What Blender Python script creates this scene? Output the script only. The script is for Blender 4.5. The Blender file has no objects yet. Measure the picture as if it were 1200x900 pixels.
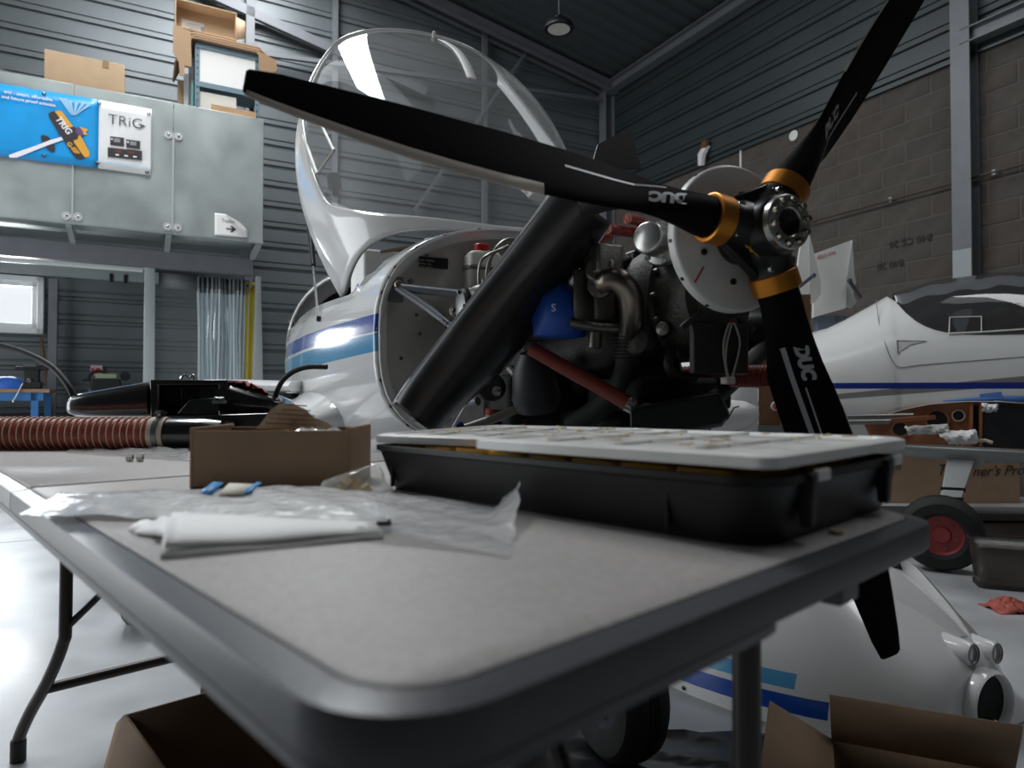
import bpy, bmesh, math, random
from mathutils import Vector as V, Matrix as MX
random.seed(7)
SC = bpy.context.scene
COL = SC.collection
pi = math.pi
# ------------------------------------------------------------------ camera
CAMH = .862; FPX = 800.0; PITCH = math.atan(15 / 800)
cam_d = bpy.data.cameras.new('camera'); cam = bpy.data.objects.new('camera', cam_d); COL.objects.link(cam)
cam_d.sensor_width = 36; cam_d.lens = 24; cam_d.clip_start = .02; cam_d.clip_end = 100
cam.location = (0, 0, CAMH); cam.rotation_euler = (pi / 2 + PITCH, 0, 0)
cam_d.dof.use_dof = True; cam_d.dof.focus_distance = 2.0; cam_d.dof.aperture_fstop = 4.6
SC.camera = cam
# ------------------------------------------------------------------ world, lights, exposure
w = bpy.data.worlds.new('world'); SC.world = w; w.use_nodes = True
bg = w.node_tree.nodes['Background']; bg.inputs[0].default_value = (.90, .95, 1, 1); bg.inputs[1].default_value = 1.15
SC.view_settings.view_transform = 'Standard'; SC.view_settings.look = 'None'
SC.view_settings.exposure = -.2; SC.view_settings.gamma = 1
SC.view_settings.use_curve_mapping = False
# room frame: K is the far corner, s runs left along the back wall, t runs along the right wall towards the camera
K = V((1.553, 11.1, 0)); SD = V((-.8780, -.4787, 0)); TD = V((.4787, -.8780, 0))
def RM(s, t, z): return K + SD * s + TD * t + V((0, 0, z))
ROOM = MX(((SD.x, TD.x, 0, K.x), (SD.y, TD.y, 0, K.y), (0, 0, 1, 0), (0, 0, 0, 1)))
def area(name, loc, target, sx, sy, power, col):
    d = bpy.data.lights.new(name, 'AREA'); d.shape = 'RECTANGLE'; d.size = sx; d.size_y = sy; d.energy = power; d.color = col
    o = bpy.data.objects.new(name, d); COL.objects.link(o); o.location = loc
    o.rotation_euler = (V(target) - V(loc)).to_track_quat('-Z', 'Y').to_euler(); return o
WALL_S = 9.7; DOOR_T0, DOOR_T1, DOOR_H = 2.6, 6.2, 3.4
area('hangar_door_daylight', RM(WALL_S + .1, (DOOR_T0 + DOOR_T1) / 2, DOOR_H / 2), RM(0, (DOOR_T0 + DOOR_T1) / 2, DOOR_H / 2), DOOR_T1 - DOOR_T0, DOOR_H, 95, (.93, .97, 1))
area('rooflight_daylight_right', RM(2.3, 8.4, 6.42), RM(2.3, 8.4, 0), .95, 3.7, 75, (.97, .98, 1))
area('window_daylight', RM(8.1, -.25, 1.85), RM(7.6, 3, 1.6), .85, .48, 75, (.93, .97, 1))
area('rooflight_daylight', RM(7.1, 4.6, 6.46), RM(7.1, 4.6, 0), .95, 8.3, 640, (.95, .98, 1))  # left rooflight strip, lengthened towards the camera as added front fill
# ------------------------------------------------------------------ pixel helpers (a photograph pixel and a known depth or plane give a real point)
_c, _s = math.cos(PITCH), math.sin(PITCH)
CAM = V((0, 0, CAMH))
def ray(px, py):
    x = (px - 600) / FPX; z = (450 - py) / FPX
    return V((x, _c - z * _s, _s + z * _c))
def P(px, py, Y):
    r = ray(px, py); return CAM + r * (Y / r.y)
def G(px, py, z=0.0):
    r = ray(px, py); return CAM + r * ((z - CAMH) / r.z)
def PL(px, py, o, n):
    r = ray(px, py); return CAM + r * ((o - CAM).dot(n) / r.dot(n))
# aircraft frame: x forward along the propeller axis, y to port, z up, origin on the floor under the hub
HUB = V((.44, 1.19, 0)); AF = V((.3836, -.9235, 0)); AP = V((.9235, .3836, 0))
AC = MX(((AF.x, AP.x, 0, HUB.x), (AF.y, AP.y, 0, HUB.y), (0, 0, 1, 0), (0, 0, 0, 1)))
ACI = AC.inverted()
def E(px, py, x): return ACI @ PL(px, py, HUB + AF * x, AF)      # pixel on the aircraft station x, in aircraft coordinates
# ------------------------------------------------------------------ mesh helpers
class M:
    def __init__(s, T=None): s.v = []; s.f = []; s.mi = []; s.T = T
    def add(s, vs, fs, mi=0):
        b = len(s.v); s.v += [V(p) for p in vs]; s.f += [tuple(i + b for i in q) for q in fs]; s.mi += [mi] * len(fs); return s
    def box(s, c, d, R=None, mi=0, taper=1.0):
        vs = []
        for z in (-.5, .5):
            k = taper if z > 0 else 1.0
            for x, y in ((-.5, -.5), (.5, -.5), (.5, .5), (-.5, .5)):
                p = V((x * d[0] * k, y * d[1] * k, z * d[2]))
                if R is not None: p = R @ p
                vs.append(V(c) + p)
        return s.add(vs, [(3, 2, 1, 0), (4, 5, 6, 7), (0, 1, 5, 4), (1, 2, 6, 5), (2, 3, 7, 6), (3, 0, 4, 7)], mi)
    def beam(s, a, b, wd, ht, mi=0, up=(0, 0, 1)):
        a = V(a); b = V(b); x = (b - a).normalized(); y = V(up).cross(x)
        if y.length < 1e-4: y = V((1, 0, 0)).cross(x)
        y.normalize(); z = x.cross(y)
        R = MX((x, y, z)).transposed()
        return s.box((a + b) / 2, ((b - a).length, wd, ht), R, mi)
    def tube(s, pts, r, n=10, cap=True, mi=0, smooth=0):
        pts = [V(p) for p in pts]
        if smooth: pts = spline(pts, smooth)
        m = len(pts); rs = r if isinstance(r, (list, tuple)) else [r] * m
        if len(rs) != m:
            rs = [rs[min(len(rs) - 1, int(i / (m - 1) * (len(rs) - 1) + .5))] for i in range(m)]
        rings = []; up = None
        for i, p in enumerate(pts):
            t = (pts[min(i + 1, m - 1)] - pts[max(i - 1, 0)]).normalized()
            if up is None:
                up = V((0, 0, 1)) if abs(t.z) < .9 else V((1, 0, 0))
            a = (up - t * up.dot(t)).normalized(); up = a; b = t.cross(a)
            rings.append([p + (a * math.cos(2 * pi * k / n) + b * math.sin(2 * pi * k / n)) * rs[i] for k in range(n)])
        return s.loft(rings, True, cap, cap, mi)
    def lathe(s, prof, o, ax, n=24, mi=0, cap=True):
        o = V(o); ax = V(ax).normalized(); a = ax.orthogonal().normalized(); b = ax.cross(a)
        rings = [[o + ax * hh + (a * math.cos(2 * pi * k / n) + b * math.sin(2 * pi * k / n)) * max(r, 1e-5) for k in range(n)] for r, hh in prof]
        return s.loft(rings, True, cap, cap, mi)
    def loft(s, rings, closed=True, c0=False, c1=False, mi=0):
        n = len(rings[0]); vs = [p for r in rings for p in r]; fs = []
        for i in range(len(rings) - 1):
            for k in range(n if closed else n - 1):
                k2 = (k + 1) % n
                fs.append((i * n + k, i * n + k2, (i + 1) * n + k2, (i + 1) * n + k))
        if c0: fs.append(tuple(reversed(range(n))))
        if c1: fs.append(tuple((len(rings) - 1) * n + k for k in range(n)))
        return s.add(vs, fs, mi)
    def prism(s, poly, o, ex, ey, d, mi=0):
        o = V(o); ex = V(ex); ey = V(ey); ez = ex.cross(ey).normalized() * d; n = len(poly)
        a = [o + ex * x + ey * y for x, y in poly]
        vs = a + [p + ez for p in a]
        return s.add(vs, [tuple(reversed(range(n))), tuple(range(n, 2 * n))] + [(k, (k + 1) % n, n + (k + 1) % n, n + k) for k in range(n)], mi)
    def bolt(s, o, ax, r=.006, hh=.006, n=6, mi=0): return s.lathe([(r, 0), (r, hh * .8), (r * .8, hh)], o, ax, n, mi)
    def obj(s, name, mats, parent=None, smooth=40, bevel=0, seg=2, solid=0, off=-1, sub=0, fixn=True):
        me = bpy.data.meshes.new(name)
        T = s.T if s.T is not None else MX.Identity(4)
        vs = [T @ p for p in s.v]
        if parent is None:
            xs = [p.x for p in vs]; ys = [p.y for p in vs]; loc = V(((min(xs) + max(xs)) / 2, (min(ys) + max(ys)) / 2, min(p.z for p in vs)))
            vs = [p - loc for p in vs]
        else:
            I = WM(parent).inverted(); vs = [I @ p for p in vs]; loc = None
        me.from_pydata(vs, [], s.f)
        for m_ in (mats if isinstance(mats, (list, tuple)) else [mats]): me.materials.append(m_)
        me.polygons.foreach_set('material_index', s.mi)
        if fixn:
            bm = bmesh.new(); bm.from_mesh(me); bmesh.ops.recalc_face_normals(bm, faces=bm.faces); bm.to_mesh(me); bm.free()
        if smooth:
            me.polygons.foreach_set('use_smooth', [True] * len(me.polygons)); me.set_sharp_from_angle(angle=math.radians(smooth))
        me.update()
        o = bpy.data.objects.new(name, me); COL.objects.link(o)
        if parent is not None: o.parent = parent; MATS[o.name] = WM(parent)
        else: o.location = loc; MATS[o.name] = MX.Translation(loc)
        if solid:
            k = o.modifiers.new('solid', 'SOLIDIFY'); k.thickness = solid; k.offset = off
        if bevel:
            k = o.modifiers.new('bevel', 'BEVEL'); k.width = bevel; k.segments = seg; k.limit_method = 'ANGLE'; k.angle_limit = math.radians(50); k.harden_normals = False
        if sub:
            k = o.modifiers.new('sub', 'SUBSURF'); k.levels = sub; k.render_levels = sub
        return o
MATS = {}
def WM(o): return MATS[o.name]
def spline(pts, k=6):
    out = []; n = len(pts)
    for i in range(n - 1):
        p0 = pts[max(i - 1, 0)]; p1 = pts[i]; p2 = pts[i + 1]; p3 = pts[min(i + 2, n - 1)]
        for j in range(k):
            t = j / k
            out.append(.5 * ((2 * p1) + (p2 - p0) * t + (2 * p0 - 5 * p1 + 4 * p2 - p3) * t * t + (3 * p1 - p0 - 3 * p2 + p3) * t ** 3))
    out.append(pts[-1]); return out
def tag(o, label=None, cat=None, group=None, kind=None):
    if label: o['label'] = label
    if cat: o['category'] = cat
    if group: o['group'] = group
    if kind: o['kind'] = kind
    return o
def thing(name, label, cat, loc, rot=0, group=None):
    o = bpy.data.objects.new(name, None); COL.objects.link(o); o.empty_display_size = .1
    o.location = loc; o.rotation_euler = (0, 0, rot)
    MATS[o.name] = MX.Translation(V(loc)) @ MX.Rotation(rot, 4, 'Z')
    return tag(o, label, cat, group)
def text2(s, size, align='LEFT', shear=0, bold=0):
    cu = bpy.data.curves.new('t', 'FONT'); cu.body = s; cu.size = size; cu.align_x = align; cu.shear = shear; cu.offset = bold; cu.resolution_u = 3
    to = bpy.data.objects.new('t', cu); COL.objects.link(to)
    dg = bpy.context.evaluated_depsgraph_get(); me0 = bpy.data.meshes.new_from_object(to.evaluated_get(dg))
    r = [(p.co.x, p.co.y) for p in me0.vertices], [tuple(p.vertices) for p in me0.polygons]
    bpy.data.objects.remove(to); bpy.data.curves.remove(cu); bpy.data.meshes.remove(me0); return r
def text(s, o, ex, ey, size, mat, parent, name='lettering', depth=.0004, align='LEFT', shear=0, bold=0):
    cu = bpy.data.curves.new('t', 'FONT'); cu.body = s; cu.size = size; cu.extrude = depth; cu.align_x = align; cu.shear = shear; cu.offset = bold; cu.resolution_u = 3
    to = bpy.data.objects.new('t', cu); COL.objects.link(to)
    dg = bpy.context.evaluated_depsgraph_get(); me0 = bpy.data.meshes.new_from_object(to.evaluated_get(dg))
    ex = V(ex).normalized(); ey = V(ey).normalized(); ez = ex.cross(ey)
    m = M(); m.add([V(o) + ex * p.co.x + ey * p.co.y + ez * p.co.z for p in me0.vertices], [tuple(p.vertices) for p in me0.polygons])
    bpy.data.objects.remove(to); bpy.data.curves.remove(cu); bpy.data.meshes.remove(me0)
    return m, m.obj(name, mat, parent, smooth=0, fixn=False)
def dup(root, loc=None, rot=None, name=None):
    def cp(o, par):
        c = o.copy(); COL.objects.link(c)
        if par is not None: c.parent = par
        for ch in list(o.children): cp(ch, c)
        return c
    c = cp(root, None)
    if loc is not None: c.location = loc
    if rot is not None: c.rotation_euler = (0, 0, rot)
    return c
# ------------------------------------------------------------------ materials
MT = {}
def mat(name, col, rough=.5, metal=0, n=0, ns=20, bump=0, bs=200, coat=0, spec=.5, rvar=0, stretch=None):
    """principled material; n/ns = colour variation and its scale, bump/bs = fine relief"""
    m = bpy.data.materials.new(name); m.use_nodes = True; nt = m.node_tree; b = nt.nodes['Principled BSDF']
    b.inputs['Base Color'].default_value = (*col, 1); b.inputs['Roughness'].default_value = rough; b.inputs['Metallic'].default_value = metal
    b.inputs['Coat Weight'].default_value = coat; b.inputs['Coat Roughness'].default_value = .04; b.inputs['Specular IOR Level'].default_value = spec
    tc = nt.nodes.new('ShaderNodeTexCoord'); src = tc.outputs['Object']
    if stretch:
        mp = nt.nodes.new('ShaderNodeMapping'); mp.inputs['Scale'].default_value = stretch; nt.links.new(src, mp.inputs[0]); src = mp.outputs[0]
    if n or rvar:
        t = nt.nodes.new('ShaderNodeTexNoise'); t.inputs['Scale'].default_value = ns; t.inputs['Detail'].default_value = 5; nt.links.new(src, t.inputs['Vector'])
        if n:
            mx = nt.nodes.new('ShaderNodeMix'); mx.data_type = 'RGBA'
            mx.inputs[6].default_value = (*[c * (1 - n) for c in col], 1); mx.inputs[7].default_value = (*[min(1, c * (1 + n)) for c in col], 1)
            mr = nt.nodes.new('ShaderNodeMapRange'); mr.inputs[1].default_value = .3; mr.inputs[2].default_value = .7
            nt.links.new(t.outputs[0], mr.inputs[0]); nt.links.new(mr.outputs[0], mx.inputs[0]); nt.links.new(mx.outputs[2], b.inputs['Base Color'])
        if rvar:
            mr = nt.nodes.new('ShaderNodeMapRange'); mr.inputs[1].default_value = .3; mr.inputs[2].default_value = .7; mr.inputs[3].default_value = max(.02, rough - rvar); mr.inputs[4].default_value = rough + rvar
            nt.links.new(t.outputs[0], mr.inputs[0]); nt.links.new(mr.outputs[0], b.inputs['Roughness'])
    if bump:
        t2 = nt.nodes.new('ShaderNodeTexNoise'); t2.inputs['Scale'].default_value = bs; t2.inputs['Detail'].default_value = 3; nt.links.new(src, t2.inputs['Vector'])
        bp = nt.nodes.new('ShaderNodeBump'); bp.inputs['Strength'].default_value = bump; bp.inputs['Distance'].default_value = .01
        nt.links.new(t2.outputs[0], bp.inputs['Height']); nt.links.new(bp.outputs[0], b.inputs['Normal'])
    MT[name] = m; return m
def clear(name, tint=(1, 1, 1), gloss=.03, rough=.02, haze=.0, hazecol=(.8, .8, .8), fres=1.45, bump=0, bs=20):
    """thin clear sheet: see-through, with a fresnel reflection and a share of milky scatter"""
    m = bpy.data.materials.new(name); m.use_nodes = True; nt = m.node_tree; nt.nodes.clear(); N = nt.nodes.new; L = nt.links.new
    out = N('ShaderNodeOutputMaterial'); tr = N('ShaderNodeBsdfTransparent'); tr.inputs[0].default_value = (*tint, 1)
    gl = N('ShaderNodeBsdfGlossy'); gl.inputs['Roughness'].default_value = rough
    df = N('ShaderNodeBsdfDiffuse'); df.inputs[0].default_value = (*hazecol, 1)
    tl = N('ShaderNodeBsdfTranslucent'); tl.inputs[0].default_value = (*hazecol, 1)
    dm = N('ShaderNodeMixShader'); dm.inputs[0].default_value = .12; L(df.outputs[0], dm.inputs[1]); L(tl.outputs[0], dm.inputs[2])
    m1 = N('ShaderNodeMixShader'); m1.inputs[0].default_value = haze; L(tr.outputs[0], m1.inputs[1]); L(dm.outputs[0], m1.inputs[2])
    lw = N('ShaderNodeLayerWeight'); lw.inputs[0].default_value = .5; pw = N('ShaderNodeMath'); pw.operation = 'POWER'; pw.inputs[1].default_value = 4.0; L(lw.outputs[1], pw.inputs[0])
    fr = N('ShaderNodeMapRange'); fr.inputs[3].default_value = ((fres - 1) / (fres + 1)) ** 2; fr.inputs[4].default_value = .75; L(pw.outputs[0], fr.inputs[0])
    m2 = N('ShaderNodeMixShader'); L(fr.outputs[0], m2.inputs[0]); L(m1.outputs[0], m2.inputs[1]); L(gl.outputs[0], m2.inputs[2])
    if bump:
        tc = N('ShaderNodeTexCoord'); t = N('ShaderNodeTexNoise'); t.inputs['Scale'].default_value = bs; t.inputs['Detail'].default_value = 3; L(tc.outputs['Object'], t.inputs['Vector'])
        bp = N('ShaderNodeBump'); bp.inputs['Strength'].default_value = bump; bp.inputs['Distance'].default_value = .01; L(t.outputs[0], bp.inputs['Height'])
        for q in (gl, df, lw): L(bp.outputs[0], q.inputs['Normal'])
    L(m2.outputs[0], out.inputs[0]); MT[name] = m; return m
def bands(name, base, stripes, rough=.2, coat=.6):
    """gloss paint with painted stripes: each stripe (z0 at x=0, slope, height, colour, x0, x1) in object coordinates"""
    m = mat(name, base, rough, coat=coat); nt = m.node_tree; b = nt.nodes['Principled BSDF']; N = nt.nodes.new; L = nt.links.new
    tc = N('ShaderNodeTexCoord'); sp = N('ShaderNodeSeparateXYZ'); L(tc.outputs['Object'], sp.inputs[0])
    def mth(op, a, c):
        k = N('ShaderNodeMath'); k.operation = op
        for i, q in enumerate((a, c)):
            if hasattr(q, 'links'): L(q, k.inputs[i])
            else: k.inputs[i].default_value = q
        return k.outputs[0]
    cur = None
    for z0, sl, hh, col, x0, x1 in stripes:
        e = mth('SUBTRACT', sp.outputs[2], mth('ADD', mth('MULTIPLY', sp.outputs[0], sl), z0))
        # stripe swells with distance from the nose: hh = (height at x=0, growth)
        top = mth('ADD', mth('MULTIPLY', sp.outputs[0], hh[1]), hh[0])
        k = mth('MULTIPLY', mth('GREATER_THAN', e, 0.0), mth('LESS_THAN', e, top))
        k = mth('MULTIPLY', k, mth('MULTIPLY', mth('GREATER_THAN', sp.outputs[0], x0), mth('LESS_THAN', sp.outputs[0], x1)))
        mx = N('ShaderNodeMix'); mx.data_type = 'RGBA'; L(k, mx.inputs[0])
        if cur is None: mx.inputs[6].default_value = (*base, 1)
        else: L(cur, mx.inputs[6])
        mx.inputs[7].default_value = (*col, 1); cur = mx.outputs[2]
    L(cur, b.inputs['Base Color']); return m
steel = mat('galvanised_sheet', (.41, .45, .445), .42, .55, n=.10, ns=3, rvar=.08)
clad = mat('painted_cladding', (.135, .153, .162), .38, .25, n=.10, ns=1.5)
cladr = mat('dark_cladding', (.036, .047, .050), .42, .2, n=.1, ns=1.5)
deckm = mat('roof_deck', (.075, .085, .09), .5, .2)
frame = mat('steel_frame_paint', (.16, .168, .185), .45, .1, n=.08, ns=6)
framel = mat('pale_frame_paint', (.33, .36, .37), .5, .1)
conc = mat('concrete_floor', (.43, .445, .46), .36, 0, n=.26, ns=2.2, bump=.12, bs=9, rvar=.10)
blockm = [mat('concrete_block_' + q, c, .9, 0, n=.16, ns=7, bump=.5, bs=90) for q, c in (('warm', (.086, .074, .064)), ('grey', (.079, .071, .064)), ('pale', (.091, .080, .070)), ('brown', (.085, .070, .059)))]
mortar = mat('mortar', (.118, .107, .096), .95, bump=.3, bs=60)
white = mat('white_gelcoat', (.80, .80, .79), .16, coat=.6)
whitem = mat('white_matt', (.78, .78, .76), .5)
black = mat('black_plastic', (.006, .006, .0065), .42, bump=.05, bs=400)
blackr = mat('black_rubber', (.015, .015, .015), .6)
carbon = mat('carbon_composite', (.016, .015, .014), .24, coat=.8, n=.25, ns=300)
darkm = mat('void_shade_and_lining', (.010, .010, .010), .8)  # near-black for linings, and for shade painted in at holes and gaps
chrome = mat('bright_steel', (.62, .62, .60), .22, 1)
alu = mat('cast_aluminium', (.18, .17, .155), .42, .85, n=.25, ns=14, bump=.2, bs=120)
alud = mat('oily_cast_aluminium', (.036, .034, .030), .50, .5, n=.3, ns=14, bump=.2, bs=120)
exh = mat('heat_stained_steel', (.18, .16, .135), .30, .95, n=.35, ns=9)
brown = mat('cardboard', (.33, .22, .14), .85, n=.07, ns=10, bump=.08, bs=60)
browni = mat('cardboard_inside', (.25, .165, .10), .9)
redh = mat('red_silicone_hose', (.20, .030, .018), .42, n=.2, ns=30)
orange = mat('orange_hose_cloth', (.36, .075, .045), .42, n=.18, ns=40)
cream = mat('cream_wire', (.62, .52, .40), .6)
gold = mat('gold_anodised', (.50, .19, .02), .36, .75)
tissue = clear('tissue_paper', haze=.985, rough=.6, hazecol=(.90, .89, .87), fres=1.1)
paper = mat('white_paper', (.80, .79, .77), .9)
blueb = mat('blue_cloth', (.012, .075, .40), .55)
dblue = (.012, .075, .40); lblue = (.10, .36, .62)
# ================================================================== the hangar shell
def struct(m, name, mats, **k): return tag(m.obj(name, mats, **k), kind='structure')
m = M(); 
S1, T1 = WALL_S, 15.0
for (a, b) in (((-.3, -.3), (S1 + .3, T1)),):
    m.add([RM(a[0], a[1], 0), RM(b[0], a[1], 0), RM(b[0], b[1], 0), RM(a[0], b[1], 0)], [(0, 1, 2, 3)])
floor = struct(m, 'floor', conc)
# saw cut joints in the slab, shallow dark grooves filled with sealant
jm = mat('floor_joint_sealant', (.16, .165, .17), .7)
m = M()
for s in (2.3, 5.75, 8.6): m.beam(RM(s, 0, .0005), RM(s, T1, .0005), .008, .001)
for t in (4, 8.05, 12): m.beam(RM(0, t, .0005), RM(S1, t, .0005), .008, .001)
tag(m.obj('floor_joint', jm, floor))
# horizontally ribbed cladding
PROF = [(0, 0), (.105, 0), (.118, .028), (.150, .028), (.163, 0), (.205, 0), (.213, .014), (.222, .014), (.230, 0)]; PITCHZ = .26
def ribs(m, fn, a0, a1, z0, z1, nb=1):
    """cladding sheet between stations a0..a1, fn(a, depth, z)"""
    zs = []
    k = math.floor(z0 / PITCHZ)
    while k * PITCHZ < z1:
        for z, d in PROF:
            q = k * PITCHZ + z
            if z0 < q < z1: zs.append((q, d))
        k += 1
    zs = [(z0, 0)] + zs + [(z1, 0)]
    m.loft([[fn(a, d, z) for z, d in zs] for a in (a0, a1)], closed=False)
RZ = lambda s: 5.92 + .1725 * min(s, S1 - s)
WS0, WS1, WZ0, WZ1 = 7.66, 8.55, 1.60, 2.10
m = M(); back = lambda s, d, z: RM(s, -d, z)
# the sheets of the back wall rise in bays so that the top follows the roof
nb = 12
for i in range(nb):
    a, b = S1 * i / nb, S1 * (i + 1) / nb
    top = max(RZ(a), RZ(b)) + .05
    if b <= WS0 or a >= WS1: ribs(m, back, a, b, 0, top)
    else:
        ribs(m, back, a, b, 0, WZ0); ribs(m, back, a, b, WZ1, top)
        if a < WS0: ribs(m, back, a, WS0, WZ0, WZ1)
        if b > WS1: ribs(m, back, WS1, b, WZ0, WZ1)
wall_back = struct(m, 'wall_back', clad, smooth=20, fixn=False)
# window in the back wall
win = thing('window_1', None, None, RM((WS0 + WS1) / 2, 0, WZ0)); tag(win, kind='structure')
fw_ = mat('white_window_frame', (.75, .77, .78), .4)
m = M(ROOM)
for a, b in (((WS0 - .06, WZ0 - .06), (WS1 + .06, WZ0 + .0)), ((WS0 - .06, WZ1), (WS1 + .06, WZ1 + .06)), ((WS0 - .06, WZ0 - .06), (WS0, WZ1 + .06)), ((WS1, WZ0 - .06), (WS1 + .06, WZ1 + .06))):
    m.box(((a[0] + b[0]) / 2, .04, (a[1] + b[1]) / 2), (b[0] - a[0], .12, b[1] - a[1]))
m.obj('window_frame', fw_, win, bevel=.006)
m = M(ROOM)
for a, b in (((WS0, WZ0), (WS1, WZ0 + .05)), ((WS0, WZ1 - .05), (WS1, WZ1)), ((WS0, WZ0), (WS0 + .05, WZ1)), ((WS1 - .05, WZ0), (WS1, WZ1))):
    m.box(((a[0] + b[0]) / 2, .03, (a[1] + b[1]) / 2), (b[0] - a[0], .06, b[1] - a[1]))
m.obj('window_sash', fw_, win, bevel=.005)
m = M(ROOM); m.box(((WS0 + WS1) / 2, .025, (WZ0 + WZ1) / 2), (WS1 - WS0 - .08, .008, WZ1 - WZ0 - .08)); m.obj('window_pane', clear('window_glass'), win)
# pale trim beside and above the window
m = M(ROOM); m.box((7.53, .035, 1.80), (.06, .07, .66)); struct(m, 'trim_1', framel, bevel=.004)
m = M(ROOM); m.box((7.6, .05, 2.24), (3.1, .10, .13)); rail = struct(m, 'trim_2', framel, bevel=.006)
for s in (6.97, 6.83):
    m = M(ROOM); m.box((s, .112, 2.20), (.035, .024, .10)); m.obj('rail_clip', black, rail, bevel=.008)
# right wall: blocks to 4 m, cladding above
CH, BLK = .2, .5
wr = thing('wall_right', None, None, RM(0, 0, 0)); tag(wr, kind='structure')
m = M(ROOM); m.box((-.11, T1 / 2, 2.0), (.2, T1 + .6, 4.0)); m.obj('mortar_bed', mortar, wr)
proto = []
for k in range(8):
    q = M(ROOM); jx = random.uniform(-.003, .003)
    q.box((0, 0, 0), (.05 + jx, BLK - .013, CH - .013))
    o = q.obj('block', blockm[k % 4], wr, bevel=.004, seg=1); proto.append(o); WMb = WM(wr)
cnt = 0; first = {}
for r in range(20):
    off = .25 if r % 2 else 0
    for c in range(13):
        t = -.06 + off + c * BLK; k = random.randrange(8)
        if k not in first: o = proto[k]; first[k] = 1
        else: o = proto[k].copy(); COL.objects.link(o); o.parent = wr
        o.location = WMb.to_3x3().inverted() @ (SD * (-.03 + random.uniform(-.002, .002)) + TD * (t + .25) + V((0, 0, r * CH + CH / 2))); cnt += 1
inkm = mat('stamp_ink', (.035, .032, .03), .9)
def stamp(s, t, z, size):
    text(s, RM(.004, t, z), -TD, V((0, 0, -1)), size, inkm, wr, 'block_stamp')
stamp('B40 CE 20', 5.20, 2.435, .10); stamp('B40 20', 4.92, 2.235, .10)
m = M(); ribs(m, lambda t, d, z: RM(-d + .02, t, z), -.1, T1, 4.0, 6.05)
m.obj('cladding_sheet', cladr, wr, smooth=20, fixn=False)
m = M(ROOM); m.box((.01, T1 / 2, 3.995), (.05, T1, .022)); m.obj('flashing', cladr, wr)
for s0 in (0,):
    m = M(ROOM); m.lathe([(.055, 0), (.06, .01), (.025, .014), (.022, .006)], (.0, 3.63, 3.91), (1, 0, 0), 20); m.obj('wall_vent', whitem, wr)
    m = M(ROOM); m.box((.012, 2.84, 3.86), (.02, .025, .28)); m.obj('joint_bracket', whitem, wr)
    m = M(ROOM); m.tube([(.06, 2.20, 3.98), (.09, 2.24, 4.10), (.05, 2.30, 4.22)], [.05, .06, .05], 8); m.obj('foam_plug', whitem, wr)
    m = M(ROOM); m.tube([(.05, 2.26, 4.17), (.09, 2.31, 4.27)], [.07, .05], 8); m.obj('foam_cap', mat('rust_foam', (.16, .07, .03), .9), wr)
# conduit along the block wall
con = thing('wall_conduit', 'thin rusty pipe clipped along the grey block wall at right', 'pipe', RM(.06, 5, 2.85))
m = M(ROOM); m.tube([(.055, .2, 2.80), (.055, 5.40, 2.85), (.055, 12, 2.87)], .013, 8); m.obj('pipe', mat('rusty_pipe', (.10, .075, .06), .6, .5), con)
for t in (1.6, 3.1, 4.82, 5.77, 7.3):
    m = M(ROOM); m.box((.03, t, 2.85), (.06, .03, .045)); m.obj('pipe_clip', framel, con)
# left wall with the open hangar door, front wall behind the camera
m = M(); lw = lambda t, d, z: RM(S1 + d, t, z)
ribs(m, lw, 0, DOOR_T0, 0, 6.0); ribs(m, lw, DOOR_T1, T1, 0, 6.0); ribs(m, lw, DOOR_T0, DOOR_T1, DOOR_H, 6.0)
struct(m, 'wall_left', clad, smooth=20, fixn=False)
m = M(); m.add([RM(0, T1, 0), RM(S1, T1, 0), RM(S1, T1, 7), RM(0, T1, 7)], [(0, 1, 2, 3)]); struct(m, 'wall_front', clad)
# roof: trapezoid deck running down the slope, with a translucent rooflight from the back wall, lengthened as added front fill
m = M(); RP = .25; n = int((T1 + .3) / RP)
SKY = (6.6, 7.6, .4, 8.8); SKR = (1.8, 2.8, 6.5, 10.3)
def deck(s0, s1, t0, t1):
    pts = []; t = t0
    k = math.floor(t0 / RP)
    for i in range(k, int(t1 / RP) + 1):
        for dt, dz in ((0, 0), (.12, 0), (.145, .045), (.225, .045)):
            q = i * RP + dt
            if t0 <= q <= t1: pts.append((q, dz))
    pts = [(t0, 0)] + pts + [(t1, 0)]
    m.loft([[RM(s, t, RZ(s) + dz) for t, dz in pts] for s in (s0, s1)], closed=False)
deck(-.1, SKR[0], -.2, T1); deck(SKR[1], S1 / 2, -.2, T1); deck(SKR[0], SKR[1], -.2, SKR[2]); deck(SKR[0], SKR[1], SKR[3], T1)
deck(S1 / 2, SKY[0], -.2, T1); deck(SKY[1], S1 + .1, -.2, T1); deck(SKY[0], SKY[1], -.2, SKY[2]); deck(SKY[0], SKY[1], SKY[3], T1)
ceil = struct(m, 'ceiling', deckm, smooth=20, fixn=False)
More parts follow.
